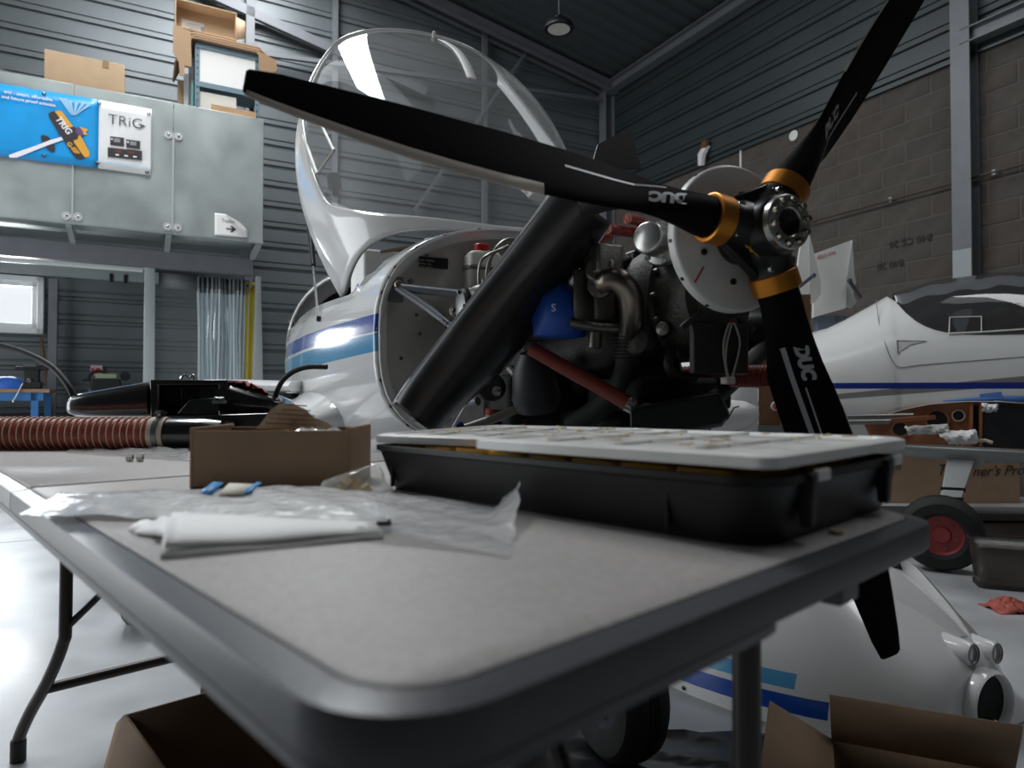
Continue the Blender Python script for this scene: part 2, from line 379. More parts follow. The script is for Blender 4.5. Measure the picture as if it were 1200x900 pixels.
# steel frame: columns, eaves beam, gable rafter, bracing
def hbeam(m, a, b, wd, ht, up=(0, 0, 1), tf=.012):
    a = V(a); b = V(b); x = (b - a).normalized(); y = V(up).cross(x)
    if y.length < 1e-4: y = V((1, 0, 0)).cross(x)
    y.normalize(); z = x.cross(y)
    for sg in (-1, 1): m.beam(a + z * sg * (ht - tf) / 2, b + z * sg * (ht - tf) / 2, wd, tf, up=up)
    m.beam(a, b, tf, ht - 2 * tf, up=up)
m = M(ROOM); hbeam(m, (.10, .14, 0), (.10, .14, 5.85), .18, .18, up=(1, 0, 0)); struct(m, 'trim_3', frame)           # corner column
m = M(ROOM); hbeam(m, (.085, 5.55, 0), (.085, 5.55, 6.0), .165, .15, up=(1, 0, 0)); post = struct(m, 'trim_4', frame)   # column on the block wall
m = M(ROOM); m.box((.1615, 5.55, 1.10), (.004, .160, 2.19)); m.obj('pale_lower_paint', mat('pale_grey_paint', (.36, .39, .40), .5), post)
m = M(ROOM); hbeam(m, (.12, 0, 5.80), (.12, T1, 5.80), .16, .16); struct(m, 'trim_5', frame)                            # eaves beam
m = M(ROOM)
for t, dz in ((.09, -.06), (.32, -.10)): hbeam(m, (0, t, RZ(0) + dz - .05), (S1 / 2, t, RZ(S1 / 2) + dz - .05), .08, .14)
struct(m, 'trim_6', frame)                                                                                              # gable rafters
m = M(ROOM); hbeam(m, (.10, 5.55, 4.13), (.10, 11, 4.13), .12, .14); struct(m, 'trim_7', frame)                         # rail above the blocks
def member(n, a, b, wd=.06, ht=.06):
    m = M(ROOM); m.beam(a, b, wd, ht); return struct(m, 'trim_%d' % n, frame)
member(8, (7.4, .12, 6.02), (3.2, .12, 5.12), .06, .12)
member(9, (5.52, .10, 0), (5.52, .10, 6.7), .10, .10)
member(10, (4.47, .10, 3.2), (4.47, .10, 6.6), .07, .07)
member(11, (2.3, .14, 3.2), (2.3, .14, 6.3), .05, .07)
member(12, (3.4, .16, 3.4), (1.55, .16, 6.15), .04, .04)
member(14, (.2, .16, 5.62), (5.5, .16, 5.1), .05, .05)
# purlin across the roof at the right, close to the eave
m = M(ROOM); hbeam(m, (.1, 3.3, RZ(.1) - .09), (S1 / 2, 3.3, RZ(S1 / 2) - .09), .10, .14); struct(m, 'trim_13', frame)
# high bay lamp hanging from the roof
lp = P(655, 34, 7.6)
lamp = thing('high_bay_lamp', 'round black high bay lamp hanging on a wire from the dark roof', 'lamp', lp)
m = M(); m.lathe([(.165, 0), (.17, .02), (.15, .06), (.06, .09), (.05, .14), (.02, .15)], lp, (0, 0, 1), 32); m.lathe([(.165, 0), (.165, -.004), (.13, -.006), (.13, .0)], lp, (0, 0, 1), 32); m.obj('housing', black, lamp)
m = M(); m.lathe([(.0, -.008), (.125, -.006), (.125, .0)], lp, (0, 0, 1), 32); m.obj('diffuser', mat('unlit_diffuser', (.62, .60, .55), .5), lamp)
m = M(); m.tube([lp + V((0, 0, .14)), lp + V((0, 0, 1.4))], .006, 6); m.obj('hanging_wire', frame, lamp)
# ================================================================== folding table
N0 = V((-.051, .247, 0)); TL = V((-.681, .732, 0)).normalized(); TC = V((TL.y, -TL.x, 0))
TB = MX(((TL.x, TC.x, 0, N0.x), (TL.y, TC.y, 0, N0.y), (0, 0, 1, 0), (0, 0, 0, 1)))     # x along, y across, from the near corner
LEN, WID, TH = 1.80, .69, .74
tbl = thing('folding_table', 'grey folding table with rounded corners, fold seam and dark tube legs, nearest to camera', 'table', TB @ V((LEN / 2, WID / 2, 0)), math.atan2(TL.y, TL.x))
tops = mat('speckled_table_top', (.47, .44, .425), .50, n=.10, ns=160, bump=.12, bs=350)
rimm = mat('grey_table_rim', (.080, .083, .092), .36, n=.04, ns=60, bump=.06, bs=300)
legm = mat('dark_tube_paint', (.045, .038, .034), .38, .3)
def rrect(x0, x1, y0, y1, rr, n=8):
    """outline, corner radii rr = (x0y0, x1y0, x1y1, x0y1)"""
    out = []
    for (cx, cy, a0, r) in ((x0, y0, pi, rr[0]), (x1, y0, 1.5 * pi, rr[1]), (x1, y1, 0, rr[2]), (x0, y1, .5 * pi, rr[3])):
        ox = cx + (r if cx == x0 else -r); oy = cy + (r if cy == y0 else -r)
        for k in range(n + 1 if r > 0 else 1):
            a = a0 + (pi / 2) * k / n; out.append((ox + math.cos(a) * r, oy + math.sin(a) * r))
    return out
for x0, x1, R in ((0, LEN / 2 - .0015, (.062, .001, .001, .062)), (LEN / 2 + .0015, LEN, (.001, .062, .062, .001))):
    near = x0 == 0
    def ring(i, z):
        k = lambda q: max(q - i, .001) if q > .01 else .001
        ia = i if near else min(i, .0); ib = min(i, .0) if near else i
        ia = i if near else i * .25; ib = i * .25 if near else i
        return [V((a, b, z)) for a, b in rrect(x0 + ia, x1 - ib, i, WID - i, tuple(k(q) for q in R))]
    m = M(TB); m.loft([ring(.021, TH - .003), ring(.020, TH - .0022), ring(.0025, TH - .0045), ring(.0010, TH - .0050), ring(.0, TH - .0075), ring(0, TH - .028), ring(.003, TH - .031), ring(.02, TH - .031), ring(.021, TH - .012)], True, False, True)
    pan = m.obj('table_rim', rimm, tbl, smooth=24)
    m = M(TB); m.loft([ring(.0235, TH - .012), ring(.0215, TH - .0018), ring(.024, TH)], True, True, True); m.obj('table_surface', tops, tbl, smooth=50)
m = M(TB)
for c0, c1, zz in ((.425, .462, .0400),):
    m.box((.0125, (c0 + c1) / 2, TH - .01 - zz / 2), (.020, c1 - c0, zz - .012))
m.obj('leg_bracket', rimm, tbl, bevel=.004, seg=3)
m = M(TB); outl = [(LEN - .06, 0)] + [(1.8 - .1 * k, 0) for k in range(1, 18)] + [(.062 - .062 * math.sin(a * pi / 16), .062 - .062 * math.cos(a * pi / 16)) for a in range(9)] + [(0, .10), (0, .2), (0, .30), (.002, .315)]
inn = [(x + (.018 if i > 20 else .0) * (1 if y > .01 else 0), y + .018 * (1 if y < .05 else 0) * (1 if x > .012 else 0)) for i, (x, y) in enumerate(outl)]
m.loft([[V((x, y, z)) for (x, y), z in ((o_, TH - .029), (o_, TH - .036), ((o_[0] * .8 + n_[0] * .2, o_[1] * .8 + n_[1] * .2), TH - .0385), (n_, TH - .0385), (n_, TH - .029))] for o_, n_ in zip(outl, inn)], True, True, True); m.obj('table_skirt', rimm, tbl, smooth=40)
def legset(xu, xf, sgn):
    for cu, cf in ((.19, .125), (.485, .555)):
        pts = [(xu, cu, .70), (xu, cu, .36), (xu + (xf - xu) * .05, cu + (cf - cu) * .05, .30), (xu + (xf - xu) * .35, cu + (cf - cu) * .35, .21), (xu + (xf - xu) * .75, cu + (cf - cu) * .75, .12), (xf, cf, .05), (xf + .002 * sgn, cf, .02)]
        m = M(TB); m.tube(pts, .0135, 12, smooth=6); lg = m.obj('leg', legm, tbl)
        m = M(TB); m.tube([(xf, cf, .05), (xf + .002 * sgn, cf, .0)], .0165, 12); m.obj('foot_cap', blackr, lg)
    q = .45; a = (xu + (xf - xu) * q, .19 + (.125 - .19) * q, .185); b = (a[0], .485 + (.555 - .485) * q, .185)
    m = M(TB); m.tube([a, b], .0125, 10); m.obj('cross_bar', legm, tbl)
    m = M(TB); m.tube([(xu, .19, .335), (xu - sgn * .08, .33, .50), (xu - sgn * .20, .337, .69)], .008, 8); m.obj('folding_brace', legm, tbl)
legset(1.62, 1.775, 1); legset(.115, .02, -1)
# ------------------------------------------------------------------ parts organiser on the table
ORG = G(895, 648, TH); ox = V((-.70, .714, 0)).normalized(); oy = V((ox.y, -ox.x, 0))
OM = MX(((ox.x, oy.x, 0, ORG.x), (ox.y, oy.y, 0, ORG.y), (0, 0, 1, TH), (0, 0, 0, 1)))    # x along the long front side, y along the right short side
bxl, bxw, bxh = .525, .31, .0585
org = thing('parts_organiser', 'black plastic parts organiser case with milky lid halves on the grey table', 'case', OM @ V((bxl / 2, bxw / 2, 0)), math.atan2(ox.y, ox.x))
def orect(g, r): r = max(r, .001); return rrect(-g, bxl + g, -g, bxw + g, (r + .02, r, r, r))
def orect0(g, r): return rrect(-g, bxl + g, -g, bxw + g, (r, r, r, r))
m = M(OM)
rg = lambda g, z, r=.022: [V((a, b, z)) for a, b in orect(g, r)]
m.loft([rg(-.012, .001), rg(-.006, .0), rg(-.003, .006), rg(.009, bxh - .008), rg(.013, bxh - .006), rg(.013, bxh), rg(.005, bxh), rg(-.006, .010)], True, True, True)
m.obj('case_body', black, org, smooth=40)
for x in (.085, .50): m = M(OM); m.box((x, -.003, .03), (.004, .006, .05)); m.obj('case_rib', black, org, bevel=.002)
for y in (.06, .25): m = M(OM); m.box((-.010, y, .036), (.010, .010, .045), taper=1.6); m.obj('case_rib', black, org, bevel=.002)
milky = mat('milky_lid_plastic', (.88, .87, .84), .30, n=.05, ns=20)
yel = mat('yellow_plastic_cup', (.78, .42, .03), .45)
def lid(x0, x1, lift0, lift1, nm, turn):
    OM0 = OM; LM = OM @ MX.Translation((x1, -.015, 0)) @ MX.Rotation(-turn, 4, 'Z') @ MX.Translation((-x1, .015, 0))
    m = M(LM); ng = 10
    Z = lambda x: bxh + .002 + lift0 + (lift1 - lift0) * (x - x0) / (x1 - x0)
    def rr(g, dz): return [V((a, b, Z(a) + dz)) for a, b in rrect(x0 - g, x1 + g, -.012 - g, bxw + .012 + g, (.016,) * 4, 5)]
    m.loft([rr(-.004, 0), rr(0, .0), rr(0, .009), rr(-.006, .0115), rr(-.016, .0115), rr(-.018, .009)], True, True, True)
    l = m.obj('lid', milky, org, smooth=40)
    m = M(LM)
    for k in range(1, 4):
        x = x0 + (x1 - x0) * k / 4; m.box((x, bxw / 2, Z(x) + .0105), (.006, bxw * .9, .003))
    for y in (.08, .16, .24): m.box(((x0 + x1) / 2, y, Z((x0 + x1) / 2) + .0105), ((x1 - x0) * .9, .006, .002))
    m.obj('lid_rib', milky, l)
    m = M(LM)
    for k in range(22):
        x = random.uniform(x0 + .03, x1 - .03); y = random.uniform(.02, bxw - .02)
        a = random.uniform(0, pi); q = random.uniform(.008, .018)
        m.beam((x, y, Z(x) + .0122), (x + math.cos(a) * q, y + math.sin(a) * q, Z(x) + .0128), .003, .0015)
    g = m.obj('glue_smear', mat('dry_glue', (.72, .58, .36), .35), l); tag(g, kind='stuff')
    return l
lid(-.014, .335, .006, .004, 'b', 0); lid(.245, .535, .001, .001, 'a', .30)
for i in range(8):
    for j in range(2):
        m = M(OM); x = .035 + i * .062; y = .02 + j * .15
        m.loft([[V((a, b, z)) for a, b in rrect(x + g, x + .058 - g, y + g, y + .125 - g, (.006,) * 4, 3)] for g, z in ((.004, .012), (.0, bxh + .0005), (.002, bxh + .0005), (.005, .016))], True, True, True)
        m.obj('parts_cup', yel, org)
for x, y, ex in ((-.016, .075, 0), (-.016, .27, 0)):
    m = M(OM); m.box((x, y, bxh - .002), (.035, .006, .016) if ex else (.006, .026, .010)); m.obj('latch', milky, org, bevel=.002)
# crumb beside the case
m = M(); c = G(980, 626, TH); m.lathe([(.002, 0), (.007, .0015), (.006, .004), (.001, .005)], c, (0, 0, 1), 7); tag(m.obj('putty_crumb', mat('putty', (.55, .46, .33), .9)), 'tiny beige crumb on the dark table edge by the organiser', 'crumb')
# ------------------------------------------------------------------ small cardboard box on the table
bx0 = G(222, 573, TH); bx1 = G(410, 573, TH); wv = (bx1 - bx0); bw = wv.length; ex = wv.normalized(); ey = V((-ex.y, ex.x, 0))
BM = MX(((ex.x, ey.x, 0, bx0.x), (ex.y, ey.y, 0, bx0.y), (0, 0, 1, TH), (0, 0, 0, 1))); bh, bd = .077, .125
cb = thing('small_cardboard_box', 'small open brown cardboard box with torn flap on the table', 'box', BM @ V((bw / 2, bd / 2, 0)))
m = M(BM); t = .003
m.box((bw / 2, t / 2, bh / 2), (bw - .006, t, bh)); m.box((bw / 2, bd - t / 2, bh / 2), (bw - .006, t, bh))
m.box((bw / 2, bd / 2, t / 2), (bw, bd, t))
m.obj('box_body', brown, cb, bevel=.0008)
for x in (.0025, bw - .0025):
    m = M(BM); m.box((x, bd / 2 + .004, bh / 2 + .002), (.005, bd + .010, bh + .004)); m.obj('box_side', brown, cb, bevel=.0015)
m = M(BM)
tp = [(.045, 0), (.05, .006), (.062, .030), (.075, .042), (.095, .041), (.115, .032), (.13, .018), (.15, .010), (.156, .006), (.16, 0)]
m.prism(tp, (0, bd - .010, bh - .004), V((1, 0, 0)), V((0, .45, .89)), .004); fl = m.obj('torn_flap', mat('torn_cardboard', (.62, .46, .31), .9, n=.2, ns=60), cb, smooth=0)
m = M(BM)
for k in range(5): m.box((.103, bd - .0155 + .0036 * k, bh + .004 + k * .007), (.085 - .014 * k, .0025, .0016), MX.Rotation(.05, 3, 'Y'))
m.obj('flute_line', brown, fl)
m = M(BM); m.add([(.11 + .07 * i / 6, .02 + .08 * j / 4, bh - .008 + .010 * math.sin(i * 1.3 + j * 2) * (1 if 0 < i < 6 else .2)) for i in range(7) for j in range(5)], [(i * 5 + j, i * 5 + j + 1, i * 5 + j + 6, i * 5 + j + 5) for i in range(6) for j in range(4)])
film = clear('crumpled_film', (.98, .98, .98), haze=.48, rough=.10, hazecol=(.95, .95, .95), bump=.5, bs=45)
tag(m.obj('film_bag_in_box', film, fixn=False), 'crumpled clear film bag inside the small cardboard box', 'bag')
# ------------------------------------------------------------------ bags and tissue
def sheet(name, c, label, cat, mt, nx=28, ny=10, h=.004, seed=1, scale=1.0, edge=0.0, solid=.0006, hf=None):
    """crumpled sheet lying on the table inside the four world corners c (near left, near right, far right, far left)"""
    rnd = random.Random(seed); ph = [(rnd.uniform(20, 90), rnd.uniform(20, 90), rnd.uniform(0, 6.3), rnd.uniform(.3, 1)) for _ in range(6)]
    vs = []
    for i in range(nx + 1):
        for j in range(ny + 1):
            u, v = i / nx, j / ny
            p = c[0] * (1 - u) * (1 - v) + c[1] * u * (1 - v) + c[2] * u * v + c[3] * (1 - u) * v
            q = sum(a * math.sin(kx * p.x * scale + ky * p.y * scale + f) for kx, ky, f, a in ph) / 3
            q2 = abs(q) * h + (hf(u, v) if hf else 0)
            if edge and (i in (0, nx) or j in (0, ny)): p = p + V((rnd.uniform(-edge, edge), rnd.uniform(-edge, edge), 0))
            vs.append(V((p.x, p.y, TH + .0012 + q2)))
    m = M(); m.add(vs, [(i * (ny + 1) + j, (i + 1) * (ny + 1) + j, (i + 1) * (ny + 1) + j + 1, i * (ny + 1) + j + 1) for i in range(nx) for j in range(ny)])
    return tag(m.obj(name, mt, smooth=80, fixn=False), label, cat)
filmw = clear('milky_film', (.97, .97, .97), haze=.90, rough=.2, hazecol=(.95, .95, .94), bump=.45, bs=40)
g = lambda x, y: G(x, y, TH)
bagl = sheet('long_plastic_bag', [g(22, 607), g(470, 622), g(440, 573), g(70, 583)], 'long milky plastic bag with two blue bands, lying across the table edge', 'bag', filmw, 44, 14, .006, 3, hf=lambda u, v: .012 * math.sin(pi * min(1, v * 1.0)) * math.sin(pi * u) ** .5 + .002)
for x0, x1 in ((238, 256), (289, 301)):
    m = M(); q = [g(x0 - 4, 596), g(x1 - 8, 597), g(x1 + 6, 583), g(x0 + 12, 582)]
    m.add([p + V((0, 0, dz)) for p in q for dz in ()] or [V((p.x, p.y, TH + .0178)) for p in q], [(0, 1, 2, 3)])
    m.obj('blue_band', mat('blue_tape', (.05, .33, .75), .4), bagl, solid=.0005)
m = M(); q = [g(256, 598), g(286, 598), g(298, 584), g(268, 583)]; m.add([V((p.x, p.y, TH + .0170)) for p in q], [(0, 1, 2, 3)]); m.obj('paper_insert', mat('cream_label', (.72, .68, .58), .8), bagl, solid=.0005)
sheet('clear_plastic_bag', [g(330, 622), g(596, 655), g(612, 604), g(420, 577)], 'clear plastic bag with turned-up corner against the black organiser', 'bag', film, 34, 16, .006, 5, edge=.003, hf=lambda u, v: .035 * max(0, (u - .86) / .14) * max(0, (v - .35) / .65) + .004 * math.sin(pi * u))
# small bag with tan fittings
fb = thing('fittings_bag', 'small clear bag of tan fittings at the corner of the small cardboard box', 'bag', g(415, 580))
c = g(412, 581)
m = M(); rn = random.Random(8); m.loft([[c + V((dx + sx * a * rn.uniform(.75, 1.15), .6 * sx * b * rn.uniform(.7, 1.1), z + rn.uniform(-.002, .002) * (z > .005))) for a, b in [(math.cos(k * pi / 7), math.sin(k * pi / 7)) for k in range(14)]] for sx, z, dx in ((.042, .001, 0), (.048, .008, 0), (.040, .018, .006), (.026, .028, .014), (.012, .035, .024), (.004, .037, .030))], True, True, True); m.obj('bag_film', clear('clear_bag_film', (.98, .98, .98), haze=.20, rough=.08, hazecol=(.95, .95, .95), bump=.4, bs=60), fb, fixn=False)
for k in range(7):
    m = M(); a = k * .9; m.lathe([(.003, 0), (.007, .001), (.007, .012), (.003, .013)], c + V((.012 * math.cos(a) , .010 * math.sin(a), .004 + .003 * (k % 3))), (math.cos(a * 2), .3, .6), 8); m.obj('tan_fitting', mat('tan_plastic', (.50, .36, .15), .5), fb)
# folded tissue
tis = thing('folded_tissue', 'thick folded white tissue paper in front of the plastic bags', 'paper', g(310, 640))
A, B, C_, D = g(188, 657), g(450, 632), g(440, 616), g(200, 605)
for k, (ins, hh, vv) in enumerate(((0, .0085, ((0, 0), (.015, .45), (.07, .8), (.16, 1), (.5, .9), (1, .1))), (.003, .016, ((.03, .50), (.05, .68), (.12, .88), (.24, 1), (.6, .85), (1, .3))))):
    m = M(); vs = []; nn = 16; nv = len(vv)
    for i in range(nn + 1):
        u = i / nn
        for v, z in vv:
            p = A.lerp(B, u).lerp(D.lerp(C_, u), v); vs.append(V((p.x + ins * (.5 - u) * 2, p.y, TH + .0008 + hh * z * (1 - .5 * u) + .0008 * math.sin(u * 9 + k + v * 5))))
    m.add(vs, [(i * nv + j, (i + 1) * nv + j, (i + 1) * nv + j + 1, i * nv + j + 1) for i in range(nn) for j in range(nv - 1)]); m.obj('tissue_ply', tissue, tis, smooth=70, solid=.0015, fixn=False)
A, B, C_, D = g(150, 623), g(215, 645), g(235, 612), g(190, 603)
m = M(); vs = [];
for i in range(9):
    for j in range(7):
        p = A.lerp(B, i / 8).lerp(D.lerp(C_, i / 8), j / 6); vs.append(V((p.x + (.006 * math.sin(i * 2.3) if j == 0 else 0), p.y, TH + .003 + .006 * i / 8 + .002 * math.sin(i * 1.7 + j))))
m.add(vs, [(i * 7 + j, (i + 1) * 7 + j, (i + 1) * 7 + j + 1, i * 7 + j + 1) for i in range(8) for j in range(6)]); m.obj('tissue_fringe', tissue, tis, solid=.002, fixn=False)
m = M(); c = g(442, 622); m.lathe([(.004, 0), (.007, .002), (.006, .012), (.001, .014)], c + V((0, 0, .004)), (1, -.2, .1), 10); tag(m.obj('black_cap', mat('dark_cap', (.03, .035, .05), .4)), 'small dark cap at the right end of the folded tissue', 'cap')
# far left: flat bag with two nuts
sheet('flat_film_bag', [g(75, 531), g(222, 541), g(220, 527), g(112, 518)], 'flat clear film bag lying in front of the orange hose', 'bag', film, 20, 10, .010, 9)
for x in (149, 161):
    m = M(); c = g(x, 541) + V((0, 0, .0)); m.lathe([(.004, 0), (.0075, .0), (.0075, .010), (.004, .010), (.004, 0)], c + V((0, 0, .0075)), (1, .1, 0), 6)
    tag(m.obj('hex_nut', mat('zinc_nut', (.60, .60, .58), .38, .6), smooth=0), ('left' if x < 155 else 'right') + ' one of two steel nuts in front of the flat film bag', 'nut', 'steel nuts on the table')
# ------------------------------------------------------------------ orange ducting hose on the table
def scat(name_parent, pts, r, rid=.0035, pitch=.0155, n=18, T=None, wire=None, mt=None):
    """corrugated hose: cloth tube with a wire helix standing proud"""
    m = M(T); pts = spline([V(p) for p in pts], 12); ds = [0]
    for i in range(1, len(pts)): ds.append(ds[-1] + (pts[i] - pts[i - 1]).length)
    def pos(d):
        for i in range(1, len(pts)):
            if ds[i] >= d: return pts[i - 1].lerp(pts[i], (d - ds[i - 1]) / (ds[i] - ds[i - 1] + 1e-9))
        return pts[-1]
    k = int(ds[-1] / pitch); P_ = []; R_ = []
    for i in range(k):
        for q, dr in ((0, 0), (.25, -rid), (.5, -rid * 1.3), (.75, -rid)): P_.append(pos((i + q) * pitch)); R_.append(r + dr)
    m.tube(P_, R_, n); o = m.obj('hose_cloth', mt or orange, name_parent)
    if wire:
        m = M(T)
        for i in range(k):
            c = pos(i * pitch); t = (pos(i * pitch + .003) - pos(i * pitch - .003)).normalized(); a = t.orthogonal().normalized(); b = t.cross(a)
            m.tube([c + (a * math.cos(j * 2 * pi / 16) + b * math.sin(j * 2 * pi / 16)) * (r + .0006) for j in range(17)], .0013, 5, cap=False)
        m.obj('wire_helix', wire, o)
    return o
hr = .0375; h1 = G(186, 527, TH); hose = thing('orange_duct_hose', 'orange ribbed duct hose with clamped end on the table, at left', 'hose', V((h1.x - .2, h1.y, TH)))
hp = [V((h1.x - .75, h1.y - .03, TH + hr)), V((h1.x - .4, h1.y - .005, TH + hr)), V((h1.x, h1.y, TH + hr))]
scat(hose, hp, hr, wire=cream, pitch=.0155)
m = M(); m.lathe([(hr - .006, -.012), (hr + .0005, -.012), (hr + .0005, .022), (hr - .003, .022), (hr - .004, -.01)], hp[2], (1, 0, 0), 28, cap=False); m.obj('hose_cuff', cream, hose)
m = M(); m.lathe([(.0, .012), (hr - .002, .014), (hr - .002, .10), (hr - .008, .14), (0, .15)], hp[2], (1, .12, 0), 24); m.obj('hose_spigot', carbon, hose)
m = M(); m.tube([hp[2] + V((.0, 0, 0)), hp[2] + V((.012, 0, 0))], hr + .003, 28); cl = m.obj('hose_clamp', mat('grey_clamp', (.20, .21, .22), .35, .7), hose)
m = M(); m.box(hp[2] + V((.006, -.006, hr + .009)), (.012, .022, .012)); m.tube([hp[2] + V((.006, -.03, hr + .008)), hp[2] + V((.006, .02, hr + .008))], .003, 6); m.obj('clamp_screw', chrome, cl)
# ------------------------------------------------------------------ carbon airbox
AB = P(205, 522, 1.74); abz = TH
ab = thing('carbon_airbox', 'glossy black carbon fibre airbox with two cables, at the far end of the table', 'airbox', V((AB.x, AB.y, TH)))
Y0 = 1.70
def q(px, py, dy=0):
    p = P(px, py, Y0 + dy); p.z = max(p.z, TH + .0015); return p
# swept side arms, rounded in section
for prof in ([(81, 471, 483, .55), (84, 465, 487, .82), (92, 461, 489, .96), (112, 457, 490, 1), (145, 451, 490, 1), (172, 446.5, 490, 1), (180, 446, 490, .98)], [(258, 446.5, 490, .98), (272, 449, 490, 1), (295, 456, 489, 1), (318, 463, 488, .95), (329, 468, 485, .8), (335, 473, 481, .5)]):
    m = M(); rings = []
    for px, y0, y1, k in prof:
        tp_, bt_ = q(px, y0, .03), q(px, y1, .03); cz_ = (tp_ + bt_) / 2; hh = (tp_.z - bt_.z) / 2
        rings.append([V((cz_.x, cz_.y + .04 + .075 * k * math.copysign(abs(math.cos(a)) ** .62, math.cos(a)), cz_.z + hh * math.copysign(abs(math.sin(a)) ** .62, math.sin(a)))) for a in [2 * pi * j / 28 for j in range(28)]])
    m.loft(rings, True, True, True); m.obj('side_arm', carbon, ab, smooth=50)
# centre box: open front, tray lip in front
m = M()
o0 = [q(175, 445), q(266, 445), q(268, 490), q(176, 490)]; i0 = [q(186, 451), q(256, 451), q(256, 487), q(186, 487)]
bk = [p + V((0, .14, 0)) for p in o0]; ib = [p + V((0, .11, 0)) for p in i0]
m.loft([ib, i0, o0, bk], True, True, True); m.obj('intake_box', carbon, ab, smooth=30, bevel=.003)
m = M(); m.loft([[q(x, y, dy) for x, y in ((192, 488), (316, 484), (318, 505), (300, 521), (196, 521))] for dy in (-.06, .12)], True, True, True); m.obj('lower_tray', carbon, ab, smooth=30, bevel=.005)
m = M(); m.loft([[q(x, y, dy) for x, y in ((208, 485), (222, 469), (256, 466), (256, 486))] for dy in (-.05, -.04)], True, True, True); m.obj('divider', carbon, ab, smooth=30, bevel=.001)
m = M(); m.beam(q(249, 471, -.055), q(266, 471, -.055), .006, .008); m.tube([q(252, 470, -.06), q(252, 466, -.06), q(262, 466, -.06), q(263, 471, -.06)], .002, 6); m.obj('latch', chrome, ab)
m = M(); m.tube([q(212, 444, .05), q(216, 439, .05), q(222, 443, .05), q(226, 439, .05), q(228, 445, .05)], .003, 6, smooth=4); m.obj('safety_wire', chrome, ab)
m = M(); m.tube([q(86, 464, .06), q(80, 452, .06), q(62, 431, .08), q(35, 416, .10), (q(0, 405, .12)), q(-60, 398, .14)], .0078, 10, smooth=6); m.obj('cable', blackr, ab)
m = M(); m.tube([q(323, 468, .06), q(324, 460, .05), q(332, 445, .04), q(345, 435, .03), q(362, 430, .02), q(383, 430, .01)], .0066, 10, smooth=6); m.obj('cable', blackr, ab)
# crumpled red cloth on the airbox arm
m = M(); vs = []; rn = random.Random(4)
for i in range(12):
    for j in range(7):
        b = q(270 + 45 * i / 11, 450 + 13 * i / 11, .02 + .08 * j / 6); vs.append(b + V((0, 0, .004 + .016 * abs(math.sin(i * 1.9 + j * 2.7)) * math.sin(pi * (i + .5) / 12))))
m.add(vs, [(i * 7 + j, (i + 1) * 7 + j, (i + 1) * 7 + j + 1, i * 7 + j + 1) for i in range(11) for j in range(6)])
ragm = mat('red_cloth', (.48, .12, .09), .85, n=.2, ns=40)
tag(m.obj('red_rag', ragm, solid=.002, smooth=25, fixn=False), 'crumpled red rag draped on the right arm of the carbon airbox', 'rag')
# ================================================================== the aircraft under maintenance
HZ = 1.154
ac = thing('light_aircraft', 'white light aircraft with open canopy, bare engine and three-blade propeller, blue stripes', 'aircraft', HUB, math.atan2(AF.y, AF.x))
paint = bands('white_gelcoat_blue_stripes', (.80, .80, .79), [(1.052, 0, (.046, -.006), dblue, -3.6, -1.0), (1.022, .026, (.034, -.018), lblue, -3.6, -1.0)], .13, .8)
def sup(u, n): return math.copysign(abs(u) ** (2 / n), u)
def fsec(x, w, zt, zm, zb, nu=2.4, nl=3.2, n=48):
    out = []
    for k in range(n):
        a = 2 * pi * k / n - pi / 2; c, s = math.cos(a), math.sin(a)
        if s >= 0: out.append(V((x, w * sup(c, nu), zm + (zt - zm) * sup(s, nu))))
        else: out.append(V((x, w * sup(c, nl), zm + (zm - zb) * sup(s, nl))))
    return out
ST = [(-1.05, .457, 1.380, 1.06, .72), (-1.25, .490, 1.41, 1.05, .67), (-1.5, .528, 1.44, 1.03, .62), (-1.9, .572, 1.46, 1.02, .58), (-2.4, .592, 1.50, 1.03, .56), (-2.8, .582, 1.56, 1.04, .57), (-3.05, .562, 1.615, 1.06, .59), (-3.4, .50, 1.60, 1.08, .64), (-4.2, .36, 1.46, 1.12, .76), (-5.4, .17, 1.30, 1.16, 1.0)]
def st(x):
    for a, b in zip(ST, ST[1:]):
        if b[0] <= x <= a[0]:
            f = (a[0] - x) / (a[0] - b[0]); return [a[i] + (b[i] - a[i]) * f for i in range(5)]
xs = [-1.05, -1.08, -1.15, -1.22, -1.3, -1.4, -1.55, -1.7, -1.9, -2.1, -2.3, -2.5, -2.7, -2.85, -2.95, -3.05, -3.08, -3.25, -3.4, -3.8, -4.2, -4.8, -5.4]
def sill(x):
    if x > -1.2: return 9
    if x > -1.4: return 1.30 - (-1.2 - x) / .2 * .10
    if x > -2.85: return 1.20 - .02 * math.sin((x + 1.4) / 1.45 * pi)
    return 9
m = M(AC); N = 48; rings = [fsec(*st(x)) for x in xs]
b0 = len(m.v); m.v += [p for r in rings for p in r]
for i in range(len(xs) - 1):
    for k in range(N):
        k2 = (k + 1) % N; qd = (i * N + k, i * N + k2, (i + 1) * N + k2, (i + 1) * N + k)
        zc = sum(m.v[j].z for j in qd) / 4; xm = (xs[i] + xs[i + 1]) / 2
        if zc > sill(xm): continue
        m.f.append(qd); m.mi.append(0)
# bring the free edge of the cockpit cut-out exactly to the sill
for i, x in enumerate(xs):
    if sill(x) < 9 :
        for k in range(N):
            p = m.v[i * N + k]
            if 0 < p.z - sill(x) < .06 or 0 < sill(x) - p.z < .0: p.z = sill(x)
fus = m.obj('fuselage', paint, ac, smooth=40, solid=.012, off=-1, fixn=False)
